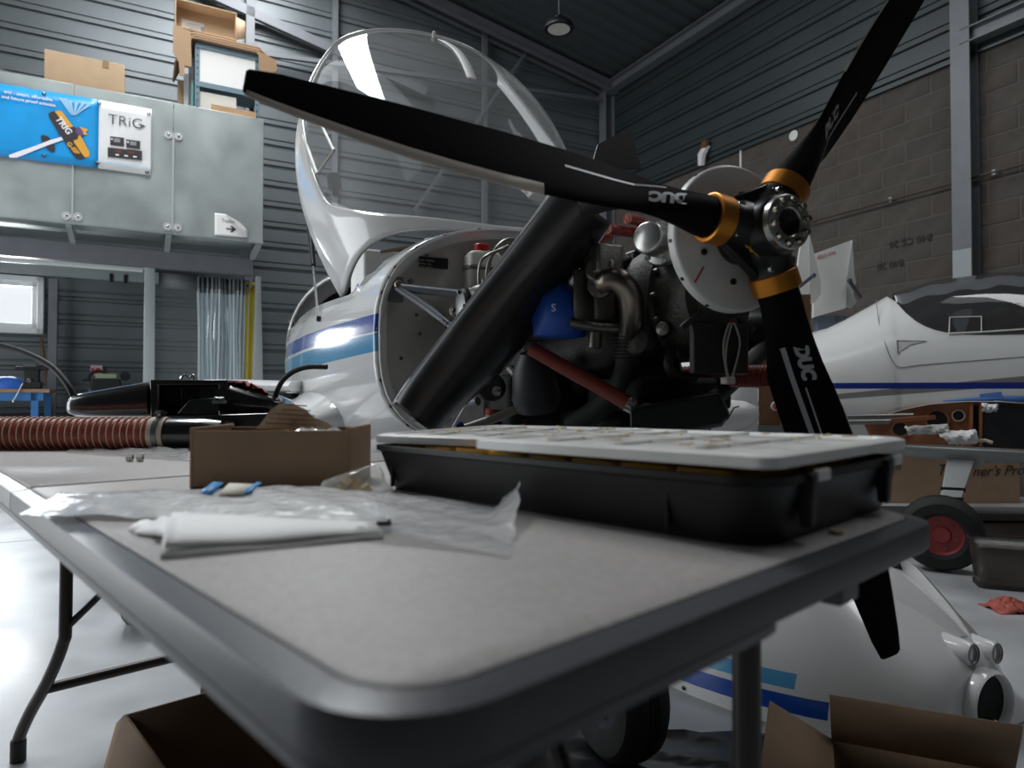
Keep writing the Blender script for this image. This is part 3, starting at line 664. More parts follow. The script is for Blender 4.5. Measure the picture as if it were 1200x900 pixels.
# rear cockpit arch with a dark opening and latch
m = M(AC)
so, si = fsec(-3.04, .560, 1.612, 1.06, .60), fsec(-3.035, .487, 1.525, 1.06, .70)
rr = [(0, 1.0)]
keep = [k for k in range(N) if so[k].z > 1.12]; keep.sort(key=lambda k: math.atan2(so[k].z - 1.1, so[k].y))
m.loft([[so[k] + V((dx, 0, 0)) for k in keep] for dx in (0,)] + [[si[k] + V((.0, 0, 0)) for k in keep]], closed=False); m.loft([[si[k] for k in keep], [si[k] + V((-.05, 0, 0)) for k in keep]], closed=False)
m.obj('cockpit_rear_arch', white, ac, solid=.008, fixn=False)
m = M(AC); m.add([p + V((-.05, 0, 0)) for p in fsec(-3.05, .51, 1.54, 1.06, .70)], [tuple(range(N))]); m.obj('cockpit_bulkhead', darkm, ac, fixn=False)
m = M(AC)
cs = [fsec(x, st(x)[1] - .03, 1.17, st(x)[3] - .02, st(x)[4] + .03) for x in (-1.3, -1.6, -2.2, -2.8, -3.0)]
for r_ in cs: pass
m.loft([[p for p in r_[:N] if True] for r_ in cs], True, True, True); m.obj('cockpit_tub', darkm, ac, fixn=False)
m = M(AC); L0 = V((-3.02, -.535, 1.25)); m.box(L0, (.012, .03, .075), MX.Rotation(.18, 3, 'X')); lt = m.obj('latch_plate', mat('brushed_plate', (.45, .44, .42), .35, 1), ac)
m = M(AC); m.box(L0 + V((.006, 0, 0)), (.004, .016, .05), MX.Rotation(.18, 3, 'X')); m.obj('latch_slot', darkm, lt)
# firewall with rolled flange and screws
foil = mat('firewall_foil', (.60, .585, .55), .48, .35, n=.22, ns=5, bump=.55, bs=16)
m = M(AC); fr = fsec(-1.055, .440, 1.362, 1.06, .735); m.add(fr + [V((-1.055, 0, 1.05))], [(k, (k + 1) % N, N) for k in range(N)]); fwl = m.obj('firewall', foil, ac, fixn=False)
m = M(AC); m.loft([fsec(-1.07, .464, 1.388, 1.06, .712), fsec(-1.03, .462, 1.386, 1.06, .714), fsec(-1.028, .457, 1.381, 1.06, .718), fsec(-1.03, .452, 1.376, 1.06, .724), fsec(-1.056, .436, 1.358, 1.06, .74)], True); flg = m.obj('cowl_flange', white, ac, fixn=True)
m = M(AC); fs_ = fsec(-1.048, .4645, 1.3885, 1.06, .7115, n=96)
for k in range(0, 96, 4): m = M(AC); m.lathe([(.0055, 0), (.0055, .003), (.003, .004)], fs_[k] - V((0, 0, 0)), V((0, fs_[k].y / .46, (fs_[k].z - 1.06) / .32)), 8); m.obj('flange_screw', black, flg)
# starboard wing root fairing
m = M(AC); rings = []
for y, sc, dz, dx in ((-.40, 1.5, .03, 0), (-.52, 1.35, .02, 0), (-.575, 1.1, .005, 0), (-.615, .92, -.005, .01), (-.68, .82, -.01, .02), (-.80, .80, -.01, .03)):
    r = []
    for k in range(28):
        a = 2 * pi * k / 28; ca, sa = math.cos(a), math.sin(a)
        xx = (-1.50 - dx - .55 * (1 - ca)) ; zz = .775 + dz + .095 * sc * sa * (1 if ca > -.2 else max(.15, 1 + (ca + .2) * .9))
        r.append(V((xx + (.06 * (sc - .8) if ca > 0 else 0) * ca, y, zz)))
    rings.append(r)
m.loft(rings, True, True, True); m.obj('wing_root_fairing', white, ac, smooth=60)
m = M(AC); m.loft([[V((p.x, -p.y, p.z)) for p in r] for r in rings], True, True, True); m.obj('wing_root_fairing', white, ac, smooth=60)
# lettering and emblem on the starboard side
def surf_pt(px, py, off=.003):
    """point on the starboard fuselage skin under a photograph pixel"""
    lo, hi = -3.0, -.2; d = ACI.to_3x3() @ ray(px, py); c0 = ACI @ CAM; best = None
    for i in range(400):
        y = -.30 - .32 * i / 400; t = (y - c0.y) / d.y; p = c0 + d * t
        if p.x > -1.06 or p.x < -3: continue
        s_ = st(p.x); zz = (p.z - s_[3]) / ((s_[2] - s_[3]) if p.z > s_[3] else (s_[3] - s_[4])); zz = min(abs(zz), .999); nn = 2.4 if p.z > s_[3] else 3.2
        w = s_[1] * (1 - zz ** nn) ** (1 / nn); e = abs(w - abs(y))
        if best is None or e < best[0]: best = (e, p)
    p = best[1]; return AC @ (p + V((0, -off, 0)))
ink = mat('grey_ink', (.10, .12, .16), .5); redi = mat('red_ink', (.55, .05, .06), .5); bluei = mat('sky_ink', (.20, .38, .62), .5)
def side_text(s, a, b, size, mt, nm='lettering'):
    A_, B_ = surf_pt(*a), surf_pt(*b); ex = (B_ - A_).normalized(); nrm = (AC.to_3x3() @ V((.12, -1, .32))).normalized(); ey = nrm.cross(ex); text(s, A_ + nrm * .004, ex, ey, size, mt, fus, nm)
def marks(rows_, mt, nm):
    """print too small to read: short strokes, row by row, on the skin"""
    nrm = (AC.to_3x3() @ V((.12, -1, .32))).normalized(); mm = M(); rn_ = random.Random(3)
    for a, b, hh, nn in rows_:
        A_, B_ = surf_pt(*a), surf_pt(*b); ex = (B_ - A_).normalized(); ey = nrm.cross(ex); ln = (B_ - A_).length; x = 0
        for k in range(nn):
            w_ = ln / nn * rn_.uniform(.45, .85); o_ = A_ + nrm * .004 + ex * (ln * k / nn); mm.add([o_, o_ + ex * w_, o_ + ex * w_ + ey * hh, o_ + ey * hh * rn_.uniform(.6, 1)], [(0, 1, 2, 3)])
    return mm.obj(nm, mt, fus, smooth=0, fixn=False)
marks([((429, 337), (442, 328), .014, 7), ((428.5, 341.5), (441, 334), .006, 9), ((429, 344), (439, 338.5), .006, 8), ((429, 347), (437, 342.5), .008, 5)], ink, 'small_print')
marks([((369.5, 390), (381, 384.5), .018, 5), ((370, 393), (380, 388.5), .012, 4)], bluei, 'small_print')
A_ = surf_pt(418, 347); nrm = (AC.to_3x3() @ V((.12, -1, .32))).normalized(); ex_ = (surf_pt(424, 344) - A_).normalized(); ey_ = nrm.cross(ex_)
m = M()
for k in range(20):
    a0, a1 = pi * .35 + k / 20 * pi * 1.3, pi * .35 + (k + 1) / 20 * pi * 1.3
    m.add([A_ + nrm * .005 + ex_ * (.030 * math.cos(a) * rr_) + ey_ * (.042 * math.sin(a) * rr_) for a, rr_ in ((a0, 1), (a1, 1), (a1, .8), (a0, .8))], [(0, 1, 2, 3)])
m.obj('emblem_ring', mat('blue_ink', dblue, .5), fus, fixn=False)
m = M()
for k in range(3): m.add([A_ + nrm * .005 + ex_ * x + ey_ * y for x, y in ((.006 + k * .010, -.03 + k * .012), (.012 + k * .010, -.03 + k * .012), (.022 + k * .010, .028), (.014 + k * .010, .030))], [(0, 1, 2, 3)])
m.obj('emblem_mark', redi, fus, fixn=False)
# ------------------------------------------------------------------ canopy, hinged forward
XH, ZH, TH_, CL = -1.609, 1.216, 1.037, 1.483
W0, WM_, W1, H0, HM, H1, AM = .471, .607, .423, .404, .467, .188, .508
def q3(t, a, b, c): return a * (t - AM) * (t - 1) / AM + b * t * (t - 1) / (AM * (AM - 1)) + c * t * (t - AM) / (1 - AM)
Ad = V((-math.cos(TH_), 0, math.sin(TH_))); Cd = V((math.sin(TH_), 0, math.cos(TH_)))
def can(u, v, off=0):
    def pt(u, v):
        f = v * pi; wv, hv = q3(u, W0, WM_, W1), q3(u, H0, HM, H1); pe = 1 - .48 * max(0, 1 - u / .35)
        return V((XH, 0, ZH)) + Ad * (u * CL) + Cd * (hv * max(math.sin(f), 0) ** pe) + V((0, wv * math.copysign(abs(math.cos(f)) ** pe, math.cos(f)), 0))
    p = pt(u, v)
    if off:
        e = .004; a = pt(min(u + e, 1), v) - pt(max(u - e, 0), v); b = pt(u, min(v + e, 1)) - pt(u, max(v - e, 0)); n_ = a.cross(b)
        if n_.length > 0: n_.normalize()
        ctr = V((XH, 0, ZH)) + Ad * (u * CL)
        if n_.dot(p - ctr) < 0: n_ = -n_
        p = p + n_ * off
    return p
perspex = clear('canopy_perspex', (.95, .96, .96), haze=.19, rough=.03, hazecol=(.84, .85, .84), fres=1.5)
NU, NV = 40, 56
m = M(AC); m.add([can(i / NU, .02 + .96 * j / NV) for i in range(NU + 1) for j in range(NV + 1)], [(i * (NV + 1) + j, i * (NV + 1) + j + 1, (i + 1) * (NV + 1) + j + 1, (i + 1) * (NV + 1) + j) for i in range(NU) for j in range(NV)])
m2 = M(AC); na = 220; rows = []
# strip between the outer outline of the canopy and the outline of the glass
hal = [(.02, .5), (.03, .61), (.048, .70), (.08, .78), (.14, .855), (.20, .892), (.32, .90), (.46, .907), (.55, .92), (.75, .945), (.90, .935), (.965, .89), (.985, .76), (.985, .5)]
full = hal + [(u, 1 - v) for u, v in reversed(hal[1:-1])]; full = spline([V((u, v, 0)) for u, v in full + [full[0]]], 9)[:-1]
for s_ in range(7):
    r = []; f = s_ / 6
    for p_ in full:
        cx, cy = (p_.x - .5) * 2, (p_.y - .5) * 2; ko = 1 / max(abs(cx), abs(cy), .3)
        uo, vo = .5 + .5 * cx * ko, .5 + .5 * cy * ko
        r.append(can(max(0, uo + (p_.x - uo) * f), vo + (p_.y - vo) * f, .003))
    rows.append(r)
m2.loft(rows, True); cf = m2.obj('canopy_frame', white, ac, smooth=50, fixn=False)
k_ = cf.modifiers.new('solid', 'SOLIDIFY'); k_.thickness = .014; k_.offset = 0
m.obj('canopy_glass', perspex, cf, smooth=180, fixn=False)
# sliding vent window, repair tape, latch and breather on the canopy
def strip(uv, r, name, mt, off=.006, n=6): mm = M(AC); mm.tube([can(u, v, off) for u, v in uv], r, n, smooth=4); return mm.obj(name, mt, cf)
vw = clear('vent_perspex', (.8, .82, .82), haze=.15, rough=.05)
def inv(px, py, vlo=0.0, vhi=1.0):
    """canopy (u, v) under a photograph pixel"""
    best = None; c0 = ACI @ CAM; d = (ACI.to_3x3() @ ray(px, py)).normalized()
    for i in range(81):
        for j in range(121):
            v = vlo + (vhi - vlo) * j / 120; p = can(i / 80, v) - c0; e = (p - d * p.dot(d)).length
            if best is None or e < best[0]: best = (e, i / 80, v)
    return best[1], best[2]
clearp = mat('pale_plastic_rail', (.66, .64, .58), .4)
vq = [inv(x, y, .72, 1.0) for x, y in ((369, 128), (392, 176), (373, 204), (358, 160))]
strip([vq[0], vq[1]], .006, 'vent_rail', clearp); strip([vq[3], vq[2]], .008, 'vent_rail', clearp); strip([vq[1], vq[2]], .004, 'vent_rail', clearp)
m = M(AC); m.add([can(*p, .008) for p in vq], [(0, 1, 2, 3)]); m.obj('vent_window', vw, cf, fixn=False)
tq = [inv(x, y, .3, .8) for x, y in ((517, 48), (532, 58), (545, 74), (554, 96))]
m = M(AC); ln = spline([V((u, v, 0)) for u, v in tq], 5); m.loft([[can(p.x, p.y - .011, .005), can(p.x, p.y + .011, .005)] for p in ln], closed=False); m.obj('repair_tape', mat('white_tape', (.72, .72, .70), .6), cf, solid=.0006, fixn=False)
kn = inv(508, 44, .3, .7); p0 = can(*kn); m = M(AC); m.lathe([(.006, 0), (.009, .012), (.007, .024), (.002, .028)], p0, can(*kn, .01) - p0, 12); m.obj('breather_stub', clearp, cf)
lq = E(383, 222, -1.75); m = M(AC); m.lathe([(.024, 0), (.026, .01), (.026, .055), (.016, .06), (.012, .085)], V((-1.72, -.50, lq.z + .05)), (.1, .12, -1), 16); m.obj('canopy_latch', mat('grey_latch', (.09, .09, .09), .45), cf)
# gas strut
a_ = V((-1.69, -.555, 1.15)); b_ = V((-2.05, -.56, 1.66)); mid = a_.lerp(b_, .45)
m = M(AC); m.tube([mid, b_], .011, 12); gs = m.obj('gas_strut', black, ac)
m = M(AC); m.tube([a_, mid], .0045, 10); m.obj('strut_rod', chrome, gs)
m = M(AC); m.lathe([(.008, -.008), (.010, 0), (.008, .012)], a_, (0, 0, 1), 10); m.obj('strut_end', legm, gs)
# ------------------------------------------------------------------ propeller
RP_ = .855; ROLL = (6.4109, 4.3165, 2.2221)
HC = V((0, 0, HZ))
hubm = mat('black_anodised_hub', (.014, .014, .014), .32, .3)
m = M(AC)
m.lathe([(.045, -.075), (.052, -.06), (.052, .04), (.047, .046), (.044, .048)], HC, (1, 0, 0), 32)
dirs = []
for a in ROLL:
    d = V((0, -math.cos(a), math.sin(a))); dirs.append(d)
    m.lathe([(.044, .0), (.044, .05), (.0405, .056), (.0405, .082)], HC + V((-.012, 0, 0)), d, 28)
for i in range(3):
    d = (dirs[i] + dirs[(i + 1) % 3]).normalized(); tg = V((1, 0, 0)).cross(d)
    m.beam(HC + V((-.012, 0, 0)) + d * .052 - tg * .055, HC + V((-.012, 0, 0)) + d * .052 + tg * .055, .042, .018, up=(1, 0, 0))
hub = m.obj('propeller_hub', hubm, ac, smooth=40, bevel=.003)
m = M(AC)
for i in range(3):
    d = (dirs[i] + dirs[(i + 1) % 3]).normalized(); tg = V((1, 0, 0)).cross(d)
    for sg in (-1, 1):
        o_ = HC + V((.008, 0, 0)) + d * .054 + tg * sg * .046
        m.lathe([(.0105, 0), (.0105, .002), (.0075, .002), (.0075, .012), (.004, .012), (.003, .006)], o_, (1, 0, 0), 14)
m.obj('hub_clamp_bolt', chrome, hub)
m = M(AC); m.lathe([(.024, .050), (.026, .046), (.040, .046), (.0465, .048), (.0465, .060), (.044, .062), (.025, .062), (.023, .060), (.023, .030), (.0, .028)], HC, (1, 0, 0), 40, cap=False); m.obj('hub_flange', mat('plated_flange', (.42, .42, .38), .30, .95, n=.15, ns=50), hub)
m = M(AC)
for k in range(10):
    a = 2 * pi * k / 10 + .2; m.lathe([(.0062, .060), (.0062, .068), (.005, .0705)], HC + V((0, .0365 * math.cos(a), .0365 * math.sin(a))), (1, 0, 0), 8); m.lathe([(.0078, .061), (.0078, .0632)], HC + V((0, .0365 * math.cos(a), .0365 * math.sin(a))), (1, 0, 0), 12)
m.obj('flange_bolt', mat('zinc_bolt', (.50, .47, .38), .25, 1), hub)
# yellow marking on the starboard lower face of the hub and the small orange tag
d = (dirs[0] + dirs[1]).normalized(); tg = V((1, 0, 0)).cross(d); yl = mat('yellow_print', (.75, .52, .05), .5)
b0_ = HC + d * .056 + V((.0095, 0, 0))
R3 = AC.to_3x3()
sgn = 1 if (R3 @ tg).dot(V((1, 0, -1))) > 0 else -1
text('DUC', AC @ (b0_ - tg * sgn * .030), R3 @ (tg * sgn), R3 @ V((1, 0, 0)).cross(tg * sgn), .014, yl, hub, 'lettering', bold=.0006)
m = M(AC); m.box(b0_ + V((.0003, 0, 0)) + tg * sgn * .016 - V((1, 0, 0)).cross(tg * sgn) * -.004, (.0006, .05, .003), MX((V((1, 0, 0)), tg * sgn, V((1, 0, 0)).cross(tg * sgn))).transposed()); m.obj('yellow_bar', yl, hub)
m = M(AC); d2 = dirs[2]; t2 = V((1, 0, 0)).cross(d2)
m.box(HC + V((.0335, 0, 0)) + d2 * .055, (.001, .022, .010), MX((V((1, 0, 0)), t2, d2)).transposed()); m.obj('orange_tag', mat('orange_tag', (.62, .22, .03), .5), hub)
# white spinner back plate
m = M(AC); pb = V((-.068, 0, HZ)); m.lathe([(.0, 0), (.130, 0), (.1345, -.002), (.1365, -.006), (.1365, -.022), (.131, -.023), (.131, -.008), (.05, -.008)], pb, (1, 0, 0), 72); bp_ = m.obj('spinner_backplate', mat('white_backplate', (.70, .69, .67), .32, n=.05, ns=30), ac)
m = M(AC)
for k in range(12): a = 2 * pi * k / 12 + .1; m.lathe([(.0035, 0), (.0035, .002), (.001, .0025)], pb + V((-.014, .1365 * math.cos(a), .1365 * math.sin(a))), (0, math.cos(a), math.sin(a)), 8)
for k in range(6): a = 2 * pi * k / 6 + .4; m.lathe([(.006, 0), (.006, .005), (.004, .006)], pb + V((0, .082 * math.cos(a), .082 * math.sin(a))), (1, 0, 0), 6)
m.obj('plate_screw', black, bp_)
m = M(AC); m.beam(pb + V((.001, -.075, -.058)), pb + V((.001, -.095, -.088)), .003, .001, up=(1, 0, 0)); m.obj('red_mark', redi, bp_)
# blades
bladem = mat('satin_black_blade', (.007, .0065, .0062), .52, bump=.05, bs=250, spec=.03)
guardm = mat('beige_edge_guard', (.55, .48, .41), .5)
silver = mat('silver_print', (.42, .42, .43), .4, .3)
def chord(r):
    pts = [(.085, .062), (.12, .064), (.2, .078), (.32, .098), (.45, .108), (.58, .104), (.72, .092), (.84, .074), (.95, .054), (1.0, .038)]
    for a, b in zip(pts, pts[1:]):
        if r <= b[0]: f = (r - a[0]) / (b[0] - a[0]); return a[1] + (b[1] - a[1]) * f
    return pts[-1][1]
def thick(r): return .062 if r < .1 else max(.007, .062 * max(0, 1 - (r - .1) / .25) ** 1.5 + .016 * (1 - r) + .007)
def twist(r): return math.radians(43 - 27 * r ** .75)
def airfoil(n=11):
    up = [((1 - math.cos(pi * k / n)) / 2) for k in range(n + 1)]
    f = lambda x: 2.6 * (.2969 * math.sqrt(x) - .126 * x - .3516 * x * x + .2843 * x ** 3 - .1036 * x ** 4)
    return [(x, f(x) * 1.25) for x in up] + [(x, -f(x) * .6) for x in reversed(up[1:-1])]
AFL = airfoil()
def bframe(d, r):
    tg = V((1, 0, 0)).cross(d); be = twist(r); le = tg * math.cos(be) + V((1, 0, 0)) * math.sin(be); th = V((1, 0, 0)) * math.cos(be) - tg * math.sin(be)
    return le, th
def bsec(d, r, gr=0, xs_=None):
    le, th = bframe(d, r); c = chord(r) * 1.06; o_ = HC + V((-.012, 0, 0)) + d * r * RP_ + le * (.0 if r < .3 else -.004 * ((r - .3) / .7) ** 2 + .012 * math.sin(pi * (r - .3) / .7))
    rnd = max(0, min(1, (.30 - r) / .16)); out = []; n = len(AFL)
    for k, (x, y) in enumerate(AFL):
        a = pi - 2 * pi * k / n * 1.0
        fx, fy = (.36 - x) * c, y * thick(r) / .5 * .5
        cx_, cy_ = .036 * math.cos(2 * pi * k / n), .036 * math.sin(2 * pi * k / n)
        px, py = fx * (1 - rnd) + cx_ * rnd, fy * (1 - rnd) + cy_ * rnd
        s_ = 1 + gr; out.append(o_ + le * px * s_ + th * (py * s_ + (gr * .01 if py > 0 else -gr * .01)))
    return out
RS = [.088, .10, .13, .16, .2, .25, .3, .36, .42, .5, .58, .66, .74, .82, .9, .95, .98, .995, 1.0]
for i, d in enumerate(dirs):
    m = M(AC); rr_ = [bsec(d, r) for r in RS]; cen = sum(rr_[-1], V()) / len(AFL)
    rr_[-1] = [cen + (p - cen) * .8 for p in rr_[-1]]
    m.loft(rr_, True, True, True); bl = m.obj('propeller_blade', bladem, ac, smooth=50)
    m = M(AC); m.lathe([(.0405, .078), (.043, .080), (.043, .110), (.040, .112), (.0385, .112)], HC + V((-.012, 0, 0)), d, 36); m.obj('root_clamp', gold, bl)
    # leading edge guard from mid span to the tip: outline close to the nose of the section
    kk = [k for k, (x, y) in enumerate(AFL) if x < (.26 if i == 0 else .03) or (x < .2 and k > len(AFL) // 2)]; n_ = len(AFL); order = sorted(kk, key=lambda k: (k + n_ // 2) % n_)
    m = M(AC); rows = []
    for r in [r for r in RS if .44 <= r <= .995] if i == 0 else [r for r in RS if .42 <= r <= .995]:
        le, th = bframe(d, r); ring_ = bsec(d, r, .0); cen = sum(ring_, V()) / n_
        rows.append([ring_[k] + (ring_[k] - cen).normalized() * .0009 for k in order])
    m.loft(rows, False); m.obj('edge_guard', guardm, bl, solid=.0006, off=0, fixn=False)
    # maker's lettering and stripes, laid on the front face of the blade
    def onface(r, xx, off=.0005):
        le, th = bframe(d, r); ring_ = bsec(d, r); bo = HC + d * r * RP_; n2 = n_ // 2
        up_ = sorted(((p - bo).dot(le), (p - bo).dot(th)) for p in ring_[:n2 + 1]); hgt = up_[0][1]
        for (x0, h0), (x1, h1) in zip(up_, up_[1:]):
            if x0 <= xx <= x1: hgt = h0 + (h1 - h0) * (xx - x0) / max(x1 - x0, 1e-6)
        return bo + le * xx + th * (hgt + off)
    def print_on(vs2, fs2, r0, x0, nm):
        mm = M(AC); mm.add([onface(r0 + px / RP_, x0 + py) for px, py in vs2], fs2); return mm.obj(nm, silver, bl, smooth=0, fixn=False)
    def bar(r0, r1, xa0, xa1, wd_):
        vs2 = []; nn = 26
        for k in range(nn + 1):
            f = k / nn; vs2 += [((r1 - r0) * f * RP_, xa0 + (xa1 - xa0) * f), ((r1 - r0) * f * RP_, xa0 + (xa1 - xa0) * f + wd_)]
        print_on(vs2, [(2 * k, 2 * k + 1, 2 * k + 3, 2 * k + 2) for k in range(nn)], r0, 0, 'silver_stripe')
    tv, tf = text2('DUC', .031 if i == 1 else .030, bold=.0022, shear=.25)
    if i == 1: print_on(tv, tf, .250, -.012, 'lettering'); bar(.245, .78, -.036, -.024, .009); bar(.345, .78, -.014, -.008, .003)
    else: print_on(tv, tf, .20 if i == 0 else .28, -.012, 'lettering'); bar(.235, .45, -.032, -.030, .005)
# ------------------------------------------------------------------ engine, mount and firewall fittings (aircraft coordinates)
def em(fn, name, mt, par=None, **k):
    m = M(AC); fn(m); return m.obj(name, mt, par or ac, **k)
eng = em(lambda m: (m.loft([[V((x, a, b)) for a, b in rrect(-w_, w_, z0, z1, (r_,) * 4, 4)] for x, w_, z0, z1, r_ in ((-.36, .08, .95, 1.17, .04), (-.40, .10, .92, 1.19, .05), (-.70, .10, .92, 1.19, .05), (-.80, .09, .94, 1.17, .05), (-.88, .08, .97, 1.15, .05))], True, True, True)), 'engine_block', alud, bevel=.004)
# gearbox with ribbed cover and bolts
em(lambda m: m.loft([[V((x, .010 + w_ * math.cos(a), 1.065 + h_ * math.sin(a))) for a in [2 * pi * k / 32 for k in range(32)]] for x, w_, h_ in ((-.10, .050, .055), (-.125, .060, .066), (-.13, .080, .105), (-.19, .088, .120), (-.22, .090, .124), (-.225, .098, .132), (-.25, .098, .132), (-.38, .085, .12))], True, True, True), 'gearbox', alud, eng)
for k in range(16):
    a = 2 * pi * k / 16; em(lambda m: m.bolt((-.220, .010 + .092 * math.cos(a), 1.065 + .126 * math.sin(a)), (1, 0, 0), .006, .010), 'gearbox_bolt', alu, eng)
em(lambda m: (m.beam((-.128, -.08, 1.12), (-.128, .09, .99), .012, .012, up=(1, 0, 0)), m.beam((-.128, .09, 1.12), (-.128, -.08, .99), .012, .012, up=(1, 0, 0)), m.box((-.13, .01, .955), (.016, .13, .10))), 'gearbox_rib', alud, eng, bevel=.003)
# shaft to the propeller
em(lambda m: m.lathe([(.05, -.10), (.05, -.06)], HC, (1, 0, 0), 24), 'propeller_shaft', alu, eng)
# oil pump cover with cross ribs, low starboard front
def pump(m):
    o_ = E(808, 392, -.22); m.box(o_, (.03, .085, .085)); f_ = o_ + V((.016, 0, 0))
    m.beam(f_ + V((0, -.04, -.04)), f_ + V((0, .04, .04)), .006, .005, up=(1, 0, 0)); m.beam(f_ + V((0, -.04, .04)), f_ + V((0, .04, -.04)), .006, .005, up=(1, 0, 0))
    for a in (-1, 1):
        for b in (-1, 1): m.bolt(f_ + V((0, .036 * a, .036 * b)), (1, 0, 0), .006, .007)
em(pump, 'oil_pump_cover', alud, eng, bevel=.002)
# cylinders, two a side, with finned barrels and rocker covers
for sy in (-1, 1):
    for x in (-.52, -.70):
        c = em(lambda m: [m.box((x, sy * (.13 + .012 * k), 1.065), (.125, .006, .13)) for k in range(9)] + [m.lathe([(.052, 0), (.052, .12)], (x, sy * .12, 1.065), (0, sy, 0), 20)], 'cylinder', alud, eng, bevel=.002)
        em(lambda m: m.loft([[V((x + a, sy * y, 1.065 + b)) for a, b in rrect(-.068 * k, .068 * k, -.075 * k, .075 * k, (.02,) * 4, 3)] for y, k in ((.235, .98), (.25, 1), (.29, 1), (.305, .93), (.312, .8))], True, True, True), 'cylinder_head', alu, eng, bevel=.003)
        em(lambda m: (m.lathe([(.05, 0), (.05, .012), (.044, .018), (.02, .020)], (x, sy * .31, 1.085), (0, sy, 0), 24), [m.bolt((x + .04 * math.cos(a), sy * .328, 1.085 + .04 * math.sin(a)), (0, sy, 0), .005, .006) for a in (0, 1.57, 3.14, 4.71)]), 'rocker_cover', hubm, eng)
def EE(px, py, x): return E(px, py, x + (.14 if x < -.33 else 0))
# carburettor stack and water elbow seen beside the gearbox
el = EE(706, 318, -.42)
em(lambda m: (m.box(el + V((0, -.0, .02)), (.07, .06, .06)), m.lathe([(.03, 0), (.034, .01), (.03, .03)], el, (.7, -.7, .1), 16)), 'thermostat_housing', alu, eng, bevel=.006)
em(lambda m: m.tube([EE(705, 333, -.40), EE(722, 328, -.37), EE(737, 343, -.36), EE(741, 368, -.37), EE(738, 395, -.40)], [.023, .025, .025, .025, .025], 16, smooth=6), 'exhaust_elbow', exh, eng)
em(lambda m: m.lathe([(.029, 0), (.029, .006)], EE(705, 333, -.40), (.6, -.8, .1), 18), 'elbow_flange', alu, eng)
em(lambda m: m.tube([EE(738, 395, -.40), EE(736, 420, -.42), EE(728, 450, -.46), EE(700, 480, -.52), EE(670, 500, -.58)], .026, 14, smooth=6), 'black_coolant_hose', blackr, eng)
em(lambda m: [m.tube([EE(738 - .3 * k, 396 + 4.2 * k, -.40 - .003 * k) + V((.0, .0285 * math.cos(a), .0)) + V((.0285 * math.sin(a), 0, 0)) for a in [2 * pi * j / 14 for j in range(15)]], .002, 5, cap=False) for k in range(7)], 'hose_spring', alud, eng)
em(lambda m: m.tube([EE(704, 322, -.42), EE(704, 305, -.42), EE(704, 293, -.42)], .0125, 14), 'coolant_spigot', alu, eng)
em(lambda m: (m.tube([EE(668, 378, -.44), EE(700, 384, -.42), EE(735, 386, -.40)], .010, 10), m.tube([EE(698, 390, -.43), EE(697, 408, -.43)], .014, 10)), 'coolant_pipe', alu, eng)
em(lambda m: (m.box(EE(690, 345, -.50), (.14, .05, .13)), m.box(EE(680, 325, -.52), (.12, .05, .05)), [m.box(EE(685 + 6 * k, 350, -.44), (.012, .05, .12)) for k in range(3)]), 'inlet_manifold', alu, eng, bevel=.010, seg=3)
em(lambda m: m.box(E(750, 325, -.42), (.14, .12, .10)), 'ignition_box', hubm, eng, bevel=.012, seg=3)
em(lambda m: m.box(E(770, 462, -.36), (.22, .24, .07)), 'dark_fill_box', darkm, eng, bevel=.012)  # dark box added to black out the bright gap under the gearbox
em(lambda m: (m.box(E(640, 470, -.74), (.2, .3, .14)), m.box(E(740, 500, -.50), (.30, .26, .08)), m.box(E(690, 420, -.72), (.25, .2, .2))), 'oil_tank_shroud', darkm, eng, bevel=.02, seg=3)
# governor canister, flange, spark leads
gc = E(774, 284, -.165); gax = V((.42, -.90, .03)).normalized()
em(lambda m: m.lathe([(.0, .052), (.026, .052), (.030, .049), (.031, .045), (.031, .0), (.042, -.002), (.044, -.006), (.044, -.018), (.036, -.022), (.036, -.05)], gc, gax, 36), 'governor_canister', mat('silver_canister', (.50, .50, .48), .30, .85), eng)
a1_ = gax.orthogonal().normalized(); b1_ = gax.cross(a1_)
for k in range(6):
    a = 2 * pi * k / 6; em(lambda m: m.bolt(gc - gax * .004 + (a1_ * math.cos(a) + b1_ * math.sin(a)) * .038, gax, .006, .007), 'canister_bolt', chrome, eng)
em(lambda m: m.tube([E(800, 262, -.22), E(812, 256, -.20), E(822, 256, -.19)], .010, 10), 'cream_sleeve', cream, eng)
redlead = mat('red_lead_sleeve', (.42, .05, .03), .3, coat=.5, n=.3, ns=90, bump=.5, bs=140)
for pts in (((712, 268), (730, 271), (756, 275)), ((735, 256), (748, 259), (758, 266)), ((690, 290), (702, 281), (714, 277))):
    l_ = em(lambda m: m.tube([E(*p, -.30 - .02 * i) for i, p in enumerate(pts)], .0115, 12, smooth=5), 'red_lead_sleeve', redlead, eng)
em(lambda m: (m.tube([E(757, 276, -.30), E(766, 277, -.28)], .009, 10), m.tube([E(758, 266, -.30), E(766, 270, -.29)], .009, 10)), 'white_lead_boot', whitem, eng)
em(lambda m: m.tube([E(750, 283, -.28), E(760, 300, -.26), E(766, 320, -.25), E(765, 345, -.25), E(758, 362, -.26)], .0042, 8, smooth=5), 'ignition_lead', mat('grey_lead', (.30, .29, .27), .5), eng)
em(lambda m: m.tube([E(795, 305, -.25), E(790, 330, -.24), E(775, 352, -.24), E(757, 370, -.25)], .005, 8, smooth=5), 'black_lead', blackr, eng)
em(lambda m: (m.lathe([(.012, 0), (.014, .003), (.014, .016), (.011, .018)], E(780, 386, -.20), (.5, -.85, 0), 12), m.bolt(E(796, 385, -.20), (.8, -.5, 0), .008, .008)), 'hose_union', alu, eng)
